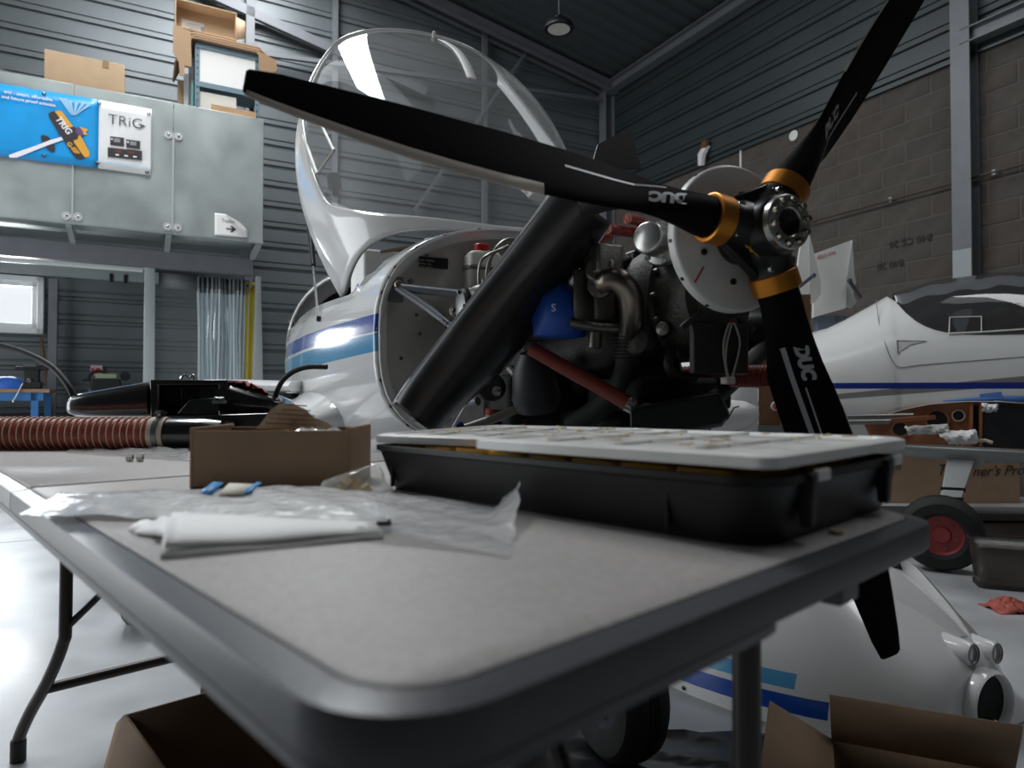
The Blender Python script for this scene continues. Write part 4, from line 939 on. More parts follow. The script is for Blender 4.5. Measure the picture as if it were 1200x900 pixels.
em(lambda m: m.lathe([(.030, 0), (.032, .01), (.032, .06), (.026, .07), (.012, .074)], E(762, 402, -.27), (.5, -.8, 0), 18), 'starter_housing', alud, eng)
em(lambda m: m.tube([E(785, 410, -.22), E(783, 428, -.22), E(792, 440, -.22), E(815, 442, -.22)], .010, 10, smooth=4), 'oil_pipe', alud, eng)
# red hoses and ducts
em(lambda m: m.tube([EE(622, 408, -.52), EE(660, 430, -.48), EE(700, 452, -.43), EE(738, 474, -.38)], .0155, 14, smooth=4), 'red_coolant_hose', redh, eng)
em(lambda m: (m.tube([EE(734, 472, -.383), EE(742, 476, -.377)], .017, 14), m.box(EE(741, 470, -.37), (.012, .01, .014))), 'hose_clip', chrome, eng)
em(lambda m: m.lathe([(.012, 0), (.018, .006), (.016, .026), (.009, .03)], EE(757, 488, -.34), (.7, -.3, .5), 12), 'hose_elbow_nut', alu, eng)
wr_dark = mat('dark_red_hose_cloth', (.30, .05, .035), .45, n=.2, ns=40)
scat(eng, [EE(760, 442, -.60), EE(860, 441, -.24), EE(930, 441, -.10)], .0245, .003, .0095, 14, T=AC, wire=None, mt=wr_dark)
scat(eng, [EE(578, 480, -.86), EE(576, 495, -.86), EE(574, 515, -.86)], .022, .003, .009, 14, T=AC, mt=wr_dark)
scat(eng, [EE(610, 492, -.80), EE(612, 505, -.80), EE(613, 525, -.80)], .022, .003, .009, 14, T=AC, mt=wr_dark)
# lower black ducting and the engine mount leg at the far side
em(lambda m: m.loft([[E(x, y, xx) for x, y in ((738, 478), (842, 458), (856, 486), (846, 500), (740, 520))] for xx in (-.30, -.12)], True, True, True), 'air_duct', black, eng, bevel=.008, seg=3)
em(lambda m: m.tube([E(735, 452, -.38), E(800, 442, -.30)], .036, 14), 'black_air_hose', blackr, eng)
em(lambda m: m.tube([E(915, 350, -.30), E(905, 395, -.29), E(880, 425, -.28), E(840, 462, -.26), E(800, 492, -.25)], .0215, 14, smooth=5), 'mount_tube_black', blackr, eng)
em(lambda m: m.tube([E(852, 492, -.12), E(860, 478, -.12), E(866, 476, -.12)], .0015, 5), 'tie_wire', black, eng)
wl = mat('white_wire', (.55, .52, .46), .5)
for pts in (((856, 375), (849, 395), (848, 415), (852, 440)), ((860, 378), (866, 395), (866, 410), (858, 442)), ((858, 378), (852, 400), (850, 425), (854, 445))):
    em(lambda m: m.tube([E(*p, -.12) for p in pts], .0022, 6, smooth=5), 'sensor_wire', wl, eng)
em(lambda m: m.tube([E(856, 360, -.13), E(857, 378, -.12)], [.007, .010], 8), 'red_heat_shrink', redh, eng)
em(lambda m: m.box(E(853, 446, -.12), (.02, .02, .014)), 'wire_plug', wl, eng, bevel=.002)
em(lambda m: m.lathe([(.055, 0), (.06, .01), (.06, .12), (.05, .13)], E(872, 390, -.35), (.6, .6, 0), 20), 'exhaust_silencer', hubm, eng)
# blue cover on the carburettor
def sack(m):
    c = EE(656, 362, -.50); rings = []
    for k, (z, r_) in enumerate(((-.062, .035), (-.058, .052), (-.02, .056), (.02, .046), (.045, .030), (.060, .012))):
        rings.append([c + V((r_ * math.cos(a) * (1 + .10 * math.sin(3 * a + k)), r_ * math.sin(a) * (1 + .12 * math.sin(4 * a + k * 2)) + .02 * (z > 0) * z, z)) for a in [2 * pi * j / 20 for j in range(20)]])
    m.loft(rings, True, True, True)
bc = em(sack, 'blue_cloth_cover', blueb, eng, smooth=70)
c_ = EE(648, 366, -.43); text('S', AC @ (c_ + V((.012, -.01, 0))), R3 @ V((.25, .97, 0)), V((0, 0, 1)), .022, whitem, bc)
# black fittings and drain at the lower left of the bay
em(lambda m: m.lathe([(.02, 0), (.034, .008), (.036, .05), (.03, .055)], EE(578, 455, -.80), (.8, -.5, .1), 20), 'oil_filter', black, eng)
em(lambda m: (m.lathe([(.012, 0), (.012, .012)], EE(583, 459, -.74), (.8, -.5, .1), 8), m.bolt(EE(583, 459, -.73), (.8, -.5, .1), .007, .014)), 'filter_nut', chrome, eng)
gh = mat('clear_grey_hose', (.22, .20, .18), .3)
em(lambda m: m.tube([EE(545, 502, -.78), EE(585, 488, -.76), EE(612, 475, -.74), EE(622, 460, -.72), (EE(610, 445, -.74)), EE(598, 432, -.78)], .011, 12, smooth=6), 'breather_hose', gh, eng)
em(lambda m: m.lathe([(.014, 0), (.016, .008), (.012, .02)], EE(541, 500, -.77), (.2, -.8, -.2), 12), 'blue_union', mat('blue_anodised', (.02, .04, .16), .3, .8), eng)
em(lambda m: m.tube([EE(525, 512, -.72), EE(553, 462, -.72)], .0035, 8), 'prop_rod', mat('pale_rod', (.68, .67, .64), .4), ac)
em(lambda m: m.lathe([(.05, 0), (.06, .03), (.05, .10), (.03, .14)], EE(630, 480, -.70), (.2, -.2, 1), 16), 'airbox_cone', mat('dull_black_rubber', (.03, .032, .036), .5), eng)
# engine mount frame on the firewall
mt_ = mat('grey_mount_paint', (.21, .23, .26), .4, .1)
mount = em(lambda m: m.tube([E(466, 337, -1.02), E(552, 346, -.90)], .0125, 14), 'mount_tube', mt_)
em(lambda m: m.tube([E(466, 337, -1.02), E(500, 360, -.95), E(530, 383, -.86), E(590, 430, -.75)], .0115, 14), 'mount_tube', mt_)
em(lambda m: m.tube([E(552, 336, -.90), E(552, 366, -.90)], .008, 10), 'mount_tube', mt_)
em(lambda m: m.tube([V((-1.0, .42, 1.17)), V((-.8, .25, 1.12))], .0125, 12), 'mount_tube', mt_)
em(lambda m: m.tube([V((-1.02, -.36, .80)), E(560, 470, -.80)], .0125, 12), 'mount_tube', mt_)
em(lambda m: (m.box(E(463, 339, -1.045), (.014, .048, .075)), m.lathe([(.014, 0), (.012, .02)], E(466, 334, -1.04), (1, 0, 0), 12)), 'mount_plate', mat('mount_plate_grey', (.16, .17, .18), .45), fwl, bevel=.003)
em(lambda m: (m.bolt(E(465, 334, -1.02), (1, 0, 0), .010, .014), m.bolt(E(481, 330, -1.04), (1, 0, 0), .009, .012)), 'mount_bolt', mat('brass_bolt', (.34, .30, .22), .35, .9), fwl)
em(lambda m: (m.tube([E(512, 369, -.92), E(527, 381, -.87)], .014, 12)), 'mount_sleeve', black, ac)
em(lambda m: m.lathe([(.012, 0), (.02, .006), (.026, .016), (.02, .024)], E(537, 367, -.93), (.9, -.3, .4), 14), 'silver_fitting', mat('pale_fitting', (.55, .52, .45), .35, .8), fwl)
em(lambda m: [m.bolt(E(x, y, -1.05), (1, 0, 0), .006, .004) for x, y in ((488, 369), (492, 391), (500, 300), (470, 420), (480, 460), (520, 420), (545, 300))], 'firewall_rivet', alu, fwl)
pl_ = em(lambda m: m.box(E(508, 308, -1.048), (.004, .090, .032)), 'data_placard', black, fwl)
plt = mat('placard_print', (.45, .45, .45), .5)
for r in range(3):
    p_ = E(489.5, 305.5 + 4 * r, -1.0455); text('ROTAX' if 0 else ('TYPE  MODEL', 'SERIAL  No.', 'DATE  MASS')[r], AC @ p_, R3 @ V((0, 1, 0)), V((0, 0, 1)), .0085, plt, pl_)
# coolant bottle with red cap and strap
cbp = E(566, 312, -1.0); bot = em(lambda m: m.loft([[cbp + V((a, b, z)) for a, b in rrect(-w_ * .6, w_ * .6, -w_, w_, (.015,) * 4, 4)] for w_, z in ((.050, -.068), (.053, -.062), (.053, -.02), (.056, -.016), (.056, -.004), (.053, 0), (.053, .030), (.044, .040), (.026, .046))], True, True, True), 'coolant_bottle', mat('milky_bottle', (.70, .68, .62), .45), fwl, smooth=50)
em(lambda m: m.lathe([(.022, 0), (.024, .002), (.024, .018), (.021, .021)], cbp + V((0, -.006, .044)), (0, 0, 1), 20), 'red_cap', mat('red_cap_plastic', (.60, .02, .02), .4), bot)
em(lambda m: m.loft([[cbp + V((a, b, z)) for a, b in rrect(-.036, .036, -.0585, .0585, (.016,) * 4, 4)] for z in (-.017, -.003)], True), 'bottle_strap', mat('strap_grey', (.20, .19, .18), .4, .5), bot, solid=.002)
br = mat('braided_steel_hose', (.42, .40, .37), .4, .6, n=.3, ns=200)
for pts in (((565, 352), (561, 330), (563, 308), (573, 298), (592, 291)), ((574, 350), (570, 330), (572, 310), (580, 296), (596, 288)), ((572, 330), (576, 300), (588, 284), (600, 280), (607, 284), (608, 295))):
    em(lambda m: m.tube([E(*p, -.93 + .008 * i) for i, p in enumerate(pts)], .0045, 8, smooth=6), 'braided_hose', br, fwl)
em(lambda m: (m.box(E(561, 352, -.94), (.04, .05, .02)), m.box(E(562, 362, -.94), (.03, .05, .025))), 'relay_block', mat('relay_grey', (.16, .15, .15), .5), fwl, bevel=.002)
# ------------------------------------------------------------------ big black composite cowl channel standing in front of the engine bay
rowsE = [((464, 473), (486, 507), (510, 509), -.52), ((480, 448), (522, 474), (538, 478), -.50), ((515, 402), (562, 436), (590, 430), -.45), ((555, 350), (606, 384), (634, 376), -.38), ((595, 298), (644, 332), (664, 332), -.31), ((630, 252), (676, 284), (696, 290), -.25), ((657, 214), (696, 252), (716, 262), -.21)]
m = M(AC); rows = []
for lf, md, rt, x in rowsE:
    md = ((lf[0] + rt[0]) / 2 + 2, (lf[1] + rt[1]) / 2 + 3)
    a, b, c = E(*lf, x - .02), E(*md, x + .008), E(*rt, x - .03)
    r = [a + V((-.05, .0, -.004)), a + V((-.012, -.002, 0))]
    for k in range(9):
        f = k / 8; r.append((a * (1 - f) ** 2 + (b * 2 - (a + c) * .5) * (2 * f * (1 - f)) + c * f * f))
    r.append(c + V((-.03, .01, -.008))); rows.append(r)
fine = [spline([rows[i][k] for i in range(len(rows))], 4) for k in range(len(rows[0]))]
m.loft([[fine[k][i] for k in range(len(fine))] for i in range(len(fine[0]))], False)
chn = m.obj('cowl_channel', mat('glossy_black_moulding', (.011, .010, .010), .34, coat=.15, n=.3, ns=8, rvar=.08), ac, solid=.005, smooth=60, fixn=False)
m = M(AC)
top = [E(x, y, xx) for x, y, xx in ((657, 214, -.23), (676, 205, -.20), (728, 208, -.17), (762, 240, -.16))]; bot_ = [E(x, y, xx) for x, y, xx in ((684, 258, -.22), (700, 250, -.19), (730, 244, -.16), (762, 243, -.15))]
m.loft([spline(top, 4), [a.lerp(b, .5) + V((.02, 0, 0)) for a, b in zip(spline(top, 4), spline(bot_, 4))], spline(bot_, 4)], False); m.obj('channel_flap', mat('woven_carbon', (.03, .028, .027), .45, n=.4, ns=220), ac, solid=.004, fixn=False)
m = M(AC); m.prism([(0, 0), (.12, .01), (.105, .085), (.085, .09), (.02, .05)], E(692, 196, -.28), V((0, 1, 0)), V((-.2, 0, 1)), .006); m.obj('channel_horn', MT['woven_carbon'], ac, smooth=0)
# ------------------------------------------------------------------ undercarriage
tyre = mat('tyre_rubber', (.018, .018, .018), .75, bump=.1, bs=80); rimw = mat('grey_wheel', (.30, .30, .31), .4, .5)
def wheel(par, c, ax, R, wd, T, rm=rimw):
    prof = [(R * .52, -wd * .42), (R * .62, -wd * .5), (R * .85, -wd * .48), (R * .95, -wd * .36), (R, -wd * .15)]
    for g_ in (-.10, -.02, .06): prof += [(R, wd * g_), (R - .004, wd * (g_ + .01)), (R - .004, wd * (g_ + .035)), (R, wd * (g_ + .045))]
    prof += [(R, wd * .15), (R * .95, wd * .36), (R * .85, wd * .48), (R * .62, wd * .5), (R * .52, wd * .42)]
    m = M(T); m.lathe(prof, c, ax, 40, cap=False); ty = m.obj('tyre', tyre, par, smooth=35)
    m = M(T); m.lathe([(.0, -wd * .36), (R * .2, -wd * .38), (R * .24, -wd * .30), (R * .48, -wd * .30), (R * .55, -wd * .42), (R * .55, wd * .42), (R * .48, wd * .30), (R * .24, wd * .30), (R * .2, wd * .38), (0, wd * .36)], c, ax, 32); h_ = m.obj('wheel_hub', rm, par)
    m = M(T); axv = V(ax).normalized(); a_ = axv.orthogonal().normalized(); b_ = axv.cross(a_)
    for sg in (-1, 1):
        for k in range(6): an = 2 * pi * k / 6; m.bolt(V(c) + axv * sg * wd * .30 + (a_ * math.cos(an) + b_ * math.sin(an)) * R * .36, axv * sg, .007, .008)
    m.obj('wheel_bolt', alu, h_)
wheel(ac, (-.50, 0, .165), (0, 1, 0), .165, .12, AC, mat('dark_nose_wheel', (.05, .055, .07), .5))
em(lambda m: [m.tube([(-.50, s * .085, .165), (-.52, s * .085, .40), (-.58, s * .05, .50)], .018, 10, smooth=4) for s in (-1, 1)], 'nose_fork', mt_)
em(lambda m: m.tube([(-.58, 0, .48), (-.72, 0, .95)], .024, 14), 'nose_leg', mt_)
for sy in (-1, 1):
    wheel(ac, (-2.02, sy * 1.16, .18), (0, 1, 0), .18, .12, AC)
    em(lambda m: m.loft([[V((-2.02 + a, sy * y, z + b)) for a, b in rrect(-.05, .05, -.012, .012, (.01,) * 4, 3)] for y, z in ((.30, .60), (.6, .50), (.9, .36), (1.09, .20), (1.10, .17))], True, True, True), 'main_gear_leg', white)
# ================================================================== second aircraft, right
O2 = V((2.52, 4.26, 0)); F2 = V((.906, -.423, 0)).normalized(); P2 = V((-F2.y, F2.x, 0))
A2 = MX(((F2.x, P2.x, 0, O2.x), (F2.y, P2.y, 0, O2.y), (0, 0, 1, 0), (0, 0, 0, 1))); A2I = A2.inverted()
def E2(px, py, y=-.60): return A2I @ PL(px, py, O2 + P2 * y, P2)
pl2 = thing('stored_aircraft', 'white low aircraft without wings, blue and grey stripes, dark canopy, red wheel, at right', 'aircraft', O2, math.atan2(F2.y, F2.x))
paint2 = bands('white_gelcoat_two_stripes', (.72, .72, .71), [(.885, .085, (.040, .02), (.22, .22, .215), -3, 2.5), (.906, -.006, (.034, 0), (.018, .035, .24), -3, 2.5)], .2, .5)
S2 = [(-4.6, .10, 1.10, 1.0, .90), (-3.0, .20, 1.14, .98, .80), (-2.0, .30, 1.16, .95, .70), (-1.1, .43, 1.19, .92, .60), (-.75, .49, 1.245, .93, .57), (-.47, .53, 1.315, .94, .56), (-.13, .565, 1.51, .95, .55), (.1, .58, 1.575, .95, .55), (.4, .59, 1.60, .95, .55), (.9, .59, 1.58, .95, .55), (1.4, .57, 1.42, .95, .56), (2.0, .50, 1.25, .95, .60), (2.6, .40, 1.18, .95, .66)]
def s2(x):
    for a, b in zip(S2, S2[1:]):
        if a[0] <= x <= b[0]: f = (x - a[0]) / (b[0] - a[0]); f = f; return [a[i] + (b[i] - a[i]) * f for i in range(5)]
    return list(S2[-1])
xs2 = [-4.6, -3.6, -3, -2.5, -2, -1.6, -1.3, -1.1, -.95, -.8, -.65, -.5, -.4, -.3, -.22, -.16, -.12, -.08, -.04, 0, .05, .1, .16, .22, .3, .4, .5, .6, .75, .9, 1.1, 1.3, 1.5, 1.8, 2.2, 2.6]
def zcut(x):
    if x < -.15 or x > 1.35: return None
    return 1.195 + .30 * math.exp(-(x + .15) / .10) if x < .6 else 1.195 + .15 * max(0, (x - .8) / .5) ** 2
def yat(S, z, sgn):
    zz = (z - S[3]) / ((S[2] - S[3]) if z > S[3] else (S[3] - S[4])); zz = min(1, abs(zz)); nn = 2.1 if z > S[3] else 3.0
    return sgn * S[1] * (1 - zz ** nn) ** (1 / nn)
low, can2 = [], []
NL = 22
for x in xs2:
    S = s2(x); zc = zcut(x); zt = zc if zc else S[2]
    zt = min(zt, S[2])
    th_m = math.asin(max(-1, min(1, (max(0, (zt - S[3]) / (S[2] - S[3]))) ** (2.1 / 2))))
    r = []
    for k in range(2 * NL + 1):
        f = k / (2 * NL) * 2 - 1     # -1 starboard top .. 0 keel .. 1 port top
        a = -pi / 2 + abs(f) * (pi / 2 + th_m); c_a, s_a = math.cos(a), math.sin(a); nn = 2.1 if s_a > 0 else 3.0
        r.append(V((x, math.copysign(S[1] * abs(c_a) ** (2 / nn), f), S[3] + math.copysign(abs(s_a) ** (2 / nn), s_a) * ((S[2] - S[3]) if s_a > 0 else (S[3] - S[4])))))
    low.append(r)
    if zc:
        r = []
        for k in range(25):
            a = th_m + (pi - 2 * th_m) * k / 24; r.append(V((x, -S[1] * sup(math.cos(a), 2.1), S[3] + (S[2] - S[3]) * sup(math.sin(a), 2.1))))
        can2.append(r)
m = M(A2); m.loft(low, False); f2 = m.obj('fuselage', paint2, pl2, smooth=45, fixn=False)
dg2 = clear('dark_perspex', (.34, .35, .36), haze=.05, rough=.03, fres=1.7)
m = M(A2); m.loft(can2, False); c2 = m.obj('canopy_glass', dg2, pl2, smooth=60, fixn=False)
m = M(A2); m.tube([r[0] for r in can2], .006, 6); m.obj('canopy_edge', black, c2)
# inside the canopy: dark tub, draped sheet and a cardboard piece
m = M(A2); m.loft([[V((x, -.44, 1.17)), V((x, .44, 1.17))] for x in (-.1, 1.2)], False); m.obj('cockpit_floor', darkm, pl2)
m = M(A2); m.loft([[V((x, s * w_, z)) for s, z in ((-1, 1.17), (-1, 1.17 + h_ * .6), (-.5, 1.17 + h_), (.5, 1.17 + h_), (1, 1.17 + h_ * .6), (1, 1.17))] for x, w_, h_ in ((-.04, .36, .20), (.10, .40, .30), (.16, .40, .12))], False, True, True); m.obj('seat_back', darkm, pl2)
m = M(A2); vs = []
for i in range(22):
    for j in range(12):
        x = -.12 + 1.05 * i / 21; S = s2(x); a = 1.02 + (pi - 1.9) * j / 11; z = S[3] + (S[2] - S[3]) * .985 * sup(math.sin(a), 2.1) - (.006 + .010 * (1 + math.sin(i * 1.7 + j * 1.3))); vs.append(V((x, -S[1] * .96 * sup(math.cos(a), 2.1), z)))
m.add(vs, [(i * 12 + j, (i + 1) * 12 + j, (i + 1) * 12 + j + 1, i * 12 + j + 1) for i in range(21) for j in range(11)])
tag(m.obj('draped_sheet', mat('grey_sheet', (.78, .78, .78), .9), smooth=50, fixn=False), 'grey sheet draped under the dark canopy of the right aircraft', 'sheet')
m = M(A2); m.prism([(0, 0), (.55, 0), (.5, .14), (.32, .10), (.25, .19), (.12, .13), (.05, .16)], V((.22, -.16, 1.19)), V((1, 0, 0)), V((0, 0, 1)), .006); tag(m.obj('cardboard_piece', brown, smooth=0), 'torn cardboard piece standing inside the dark canopy at right', 'cardboard')
# door seam, handle recess, canopy window frame
def on2(px, py):
    best = None; c0 = A2I @ CAM; d = A2I.to_3x3() @ ray(px, py)
    for i in range(260):
        y = -.30 - .30 * i / 259; t = (y - c0.y) / d.y; p = c0 + d * t; S = s2(max(-4.5, min(2.5, p.x)))
        if p.z > S[2] or p.z < S[4]: continue
        e = abs(abs(yat(S, p.z, 1)) - abs(y))
        if best is None or e < best[0]: best = (e, p)
    return best[1] if best else E2(px, py)
seam = mat('seam_grey', (.20, .20, .20), .7)
m = M(A2); m.tube([on2(*p) + V((0, -.001, 0)) for p in ((1027, 352), (1030, 378), (1038, 405), (1045, 422), (1054, 430), (1075, 428), (1110, 425), (1150, 422), (1200, 418))], .0022, 5, smooth=4); m.obj('door_seam', seam, f2)
m = M(A2); hq = [on2(*p) for p in ((1051, 399), (1086, 400), (1066, 404), (1052, 414))]; m.add([p + V((0, -.002, 0)) for p in hq], [(0, 1, 2, 3)]); m.obj('handle_recess', mat('recess_grey', (.42, .42, .42), .6), f2, fixn=False)
m = M(A2); m.tube([on2(*p) + V((0, -.003, 0)) for p in ((1051, 399), (1052, 414))], .004, 5); m.tube([on2(*p) + V((0, -.003, 0)) for p in ((1051, 399), (1086, 400))], .002, 5); m.obj('handle_painted_shadow', seam, f2)  # dark tubes standing in for the shadow along the recess edges
m = M(A2); m.tube([on2(*p) + V((0, -.004, 0)) for p in ((1112, 391), (1113, 372), (1150, 371), (1150, 390), (1112, 391))], .004, 6); m.tube([on2(*p) + V((0, -.004, 0)) for p in ((1112, 391), (1155, 389), (1200, 386))], .005, 6); m.obj('sliding_window_rail', MT['pale_plastic_rail'], c2)
# open wing root: plywood rib, holes, spars, black bay, rods, rags and tape
ply = mat('red_plywood', (.33, .125, .055), .6, n=.3, ns=6)
up_ = [(1012, 496), (1035, 487), (1060, 480), (1090, 474), (1130, 471), (1170, 471), (1215, 474)]; lo_ = [(1215, 528), (1170, 525), (1130, 523), (1090, 521), (1050, 520), (1022, 518)]
m = M(A2); pts = [E2(*p, -.585) for p in up_ + lo_]; m.loft([pts, [p + V((0, .012, 0)) for p in pts]], True, True, True); rib = m.obj('root_rib', ply, pl2, smooth=0)
m = M(A2); m.loft([[E2(*p, y) for p in up_] for y in (-.585, -.622)], False); m.obj('upper_lip', paint2, f2, solid=.004, fixn=False)
def disc(px, py, r, par, mt, nm, y=-.587, dep=.004): mm = M(A2); mm.lathe([(r, 0), (r, dep)], E2(px, py, y), (0, -1, 0), 28); return mm.obj(nm, mt, par)
crm = mat('cream_ring', (.55, .46, .33), .7)
for px, py, r in ((1123, 487, .032), (1098, 492, .060), (1055, 503, .045)):
    mm = M(A2); o_ = E2(px, py, -.590); mm.lathe([(r * .80, 0), (r * .80, .006), (r, .006), (r, 0)], o_, (0, -1, 0), 28, cap=False); mm.obj('hole_ring', crm if px > 1100 else ply, rib); disc(px, py, r * .8, rib, darkm, 'lightening_hole')  # dark discs laid on the rib stand in for the shaded holes
for px in (1138, 1149):
    m = M(A2); a, b = E2(px, 472, -.60), E2(px, 523, -.60); m.beam(a, b, .012, .03, up=(0, 1, 0)); m.obj('spar_web', ply, rib)
m = M(A2); m.prism([(0, 0), (.42, 0), (.42, .21), (0, .225)], E2(1152, 524, -.60), V((1, 0, 0)), V((0, 0, 1)), .008); m.obj('black_bay', mat('black_bay_paint', (.012, .012, .016), .4), rib)
m = M(A2); m.box(E2(1143, 498, -.588), (.05, .006, .21)); m.obj('dark_gap', darkm, rib)
grs = mat('grey_steel_tube', (.24, .25, .24), .35, .7)
for a, b, x in (((1018, 495), (1070, 487), 0), ((1000, 492), (1042, 494), 1)):
    m = M(A2)
    if x == 0: m.tube([E2(892, 491, -.80), E2(1070, 487, -.66)], .014, 12)
    else: m.tube([E2(892, 497, -.86), E2(1043, 494, -.74)], .014, 12)
    m.obj('flap_rod', grs, pl2)
m = M(A2); m.beam(E2(1044, 493, -.73), E2(1095, 489, -.66), .03, .022); m.obj('rod_sleeve', ply, pl2)
wc = mat('crumpled_white_cloth', (.70, .69, .68), .8)
def cloth(pts4, y, n=9, amp=.008, seed=2, dy=.03):
    rn = random.Random(seed); mm = M(A2); vs = []
    q4 = [E2(*p, y) for p in pts4]
    for i in range(n + 1):
        for j in range(n + 1):
            u, v = i / n, j / n; p = (q4[0] * (1 - u) + q4[1] * u) * (1 - v) + (q4[3] * (1 - u) + q4[2] * u) * v
            vs.append(p + V((rn.uniform(-.004, .004), -dy * math.sin(pi * v) + amp * math.sin(i * 1.9 + j), rn.uniform(-.006, .006))))
    mm.add(vs, [(i * (n + 1) + j, (i + 1) * (n + 1) + j, (i + 1) * (n + 1) + j + 1, i * (n + 1) + j + 1) for i in range(n) for j in range(n)]); return mm
tag(cloth([(1060, 500), (1110, 497), (1112, 508), (1064, 510)], -.64).obj('white_rag', wc, solid=.002, smooth=40, fixn=False), 'grey-white rag stuffed beside the rods in the open wing root', 'rag')
tag(cloth([(1095, 507), (1143, 504), (1146, 520), (1115, 521)], -.66, seed=5).obj('white_rag', wc, solid=.002, smooth=40, fixn=False), 'white rag hanging from the open wing root, below the round hole', 'rag')
tag(cloth([(1151, 473), (1168, 474), (1168, 482), (1151, 482)], -.64, seed=8).obj('white_rag', wc, solid=.003, smooth=40, fixn=False), 'small white rag at the upper corner of the black bay', 'rag')
m = M(A2); m.tube([E2(1142, 517, -.64), E2(1155, 516, -.66), E2(1163, 519, -.66)], .009, 8); m.obj('cable_loom', crm, rib)
tape = mat('blue_masking_tape', (.09, .22, .55), .7)
m = M(A2); tp_ = [on2(x, y) + V((0, -.003, 0)) for x, y in ((1105, 469), (1140, 466), (1170, 464), (1215, 464))]; tb_ = [on2(x, y) + V((0, -.003, 0)) for x, y in ((1105, 470.5), (1140, 470), (1170, 471), (1215, 473))]; m.loft([tp_, tb_], False); m.obj('masking_tape', tape, f2, solid=.0006, fixn=False)
m = M(A2); tq_ = [on2(x, y) + V((0, -.012, 0)) for x, y in ((1147, 463), (1172, 460), (1174, 465), (1148, 466))]; m.loft([tq_, [p + V((0, -.01, .004)) for p in tq_]], True, True, True); m.obj('tape_flag', tape, f2)
# belly, gear saddle, leg and wheel
gryp = mat('pale_grey_primer', (.40, .41, .41), .5)
m = M(A2); m.loft([[E2(x, y, yy) for x, y in ((1018, 519), (1060, 522), (1120, 525), (1215, 530))] for yy in (-.70,)] + [[E2(x, y, -.62) for x, y in ((1040, 530), (1085, 536), (1130, 540), (1215, 541))]], False); m.obj('belly_skin', gryp, pl2, solid=.01, fixn=False)
m = M(A2); m.loft([[E2(x, y, yy) for x, y in ((1098, 527), (1168, 527), (1148, 546), (1140, 551), (1112, 551), (1108, 540))] for yy in (-.66, -.60)], True, True, True); m.obj('gear_saddle', gryp, pl2, smooth=0)
wc2 = A2I @ P(1103, 624, 3.40)
m = M(A2); leg_top = E2(1126, 538, -.66); lb = wc2 + V((.03, .085, .06)); m.loft([[p + V((a, b, 0)) for a, b in rrect(-w_, w_, -.012, .012, (.008,) * 4, 3)] for p, w_ in ((leg_top, .062), (leg_top.lerp(lb, .5), .050), (lb, .042))], True, True, True); lg2 = m.obj('gear_leg', gryp, pl2)
m = M(A2)
for f in (.52, .68): p = leg_top.lerp(lb, f); m.loft([[p + V((a, b, dz)) for a, b in rrect(-.055, .055, -.0145, .0145, (.008,) * 4, 3)] for dz in (-.010, .010)], True, True, True)
m.obj('black_band', black, lg2)
wax = V((.12, 1, .08))
wheel(pl2, wc2, wax, .185, .15, A2, mat('red_wheel', (.34, .045, .045), .45))
# stored wing panel behind the propeller: white skin, brown root rib, fittings
wA = P(888, 500, 3.55); stw = thing('stored_wing', 'white wing standing on edge behind the propeller, brown root rib facing right', 'wing', V((wA.x, wA.y, 0)))
def W3(px, py, d=0): return P(px, py, 3.55 + d)
m = M(); m.loft([[W3(888, 345), W3(888, 650)], [W3(850, 345, .05), W3(850, 650, .05)], [W3(700, 345, .35), W3(700, 650, .35)]], False); m.obj('wing_skin', whitem, stw, solid=.01, fixn=False)
ribb = mat('brown_varnished_ply', (.22, .11, .05), .5, n=.2, ns=5)
m = M(); m.loft([[W3(x, y, d) for x, y in ((889, 345), (950, 345), (950, 650), (889, 650))] for d in (.0, .02)], True, True, True); rb = m.obj('root_rib', ribb, stw, smooth=0)
m = M(); m.beam(W3(917, 345, -.005), W3(917, 640, -.005), .022, .02, up=(0, 1, 0)); m.obj('rib_stiffener', mat('olive_strip', (.25, .24, .17), .6), rb)
m = M(); m.lathe([(.020, 0), (.024, .004), (.020, .012), (.016, .008)], W3(908, 476, -.01), (0, -1, 0), 18); m.obj('white_ring', whitem, rb); m = M(); m.lathe([(.016, 0), (.016, .02), (.012, .026)], W3(909, 476, -.01), (0, -1, 0), 16); m.obj('red_knob', redi, rb)
m = M(); m.tube([W3(912, 476, -.02), W3(928, 475, -.02)], .007, 8); m.bolt(W3(921, 475, -.015), (0, -1, 0), .014, .014); m.obj('rib_fitting', chrome, rb)
m = M(); m.box(W3(912, 502, -.012), (.20, .03, .03)); m.obj('rib_foot_strip', grs, rb)
# white rounded fairing in front of it, on a dark trestle
fr_ = P(838, 490, 3.25); tr_ = thing('fairing_trestle', 'dark trestle under the rounded white fairing behind the black table case', 'trestle', V((fr_.x, fr_.y, 0)))
for sx in (-.18, .16):
    for sy in (-.12, .12): m = M(); m.beam(V((fr_.x + sx, fr_.y + sy, 0)), V((fr_.x + sx, fr_.y + sy * .3, fr_.z - .088)), .04, .04); m.obj('leg', legm, tr_)
m = M(); m.box(V((fr_.x, fr_.y, fr_.z - .102)), (.45, .09, .03)); m.obj('top_beam', legm, tr_)
m = M(); m.lathe([(.0, .20), (.035, .19), (.065, .14), (.080, .07), (.083, 0), (.07, -.12), (.04, -.22), (.005, -.28)], fr_, (.92, -.25, .12), 28); tag(m.obj('white_fairing', mat('satin_white', (.66, .66, .65), .35), smooth=60), 'rounded white fairing seen behind the engine at table height', 'fairing')
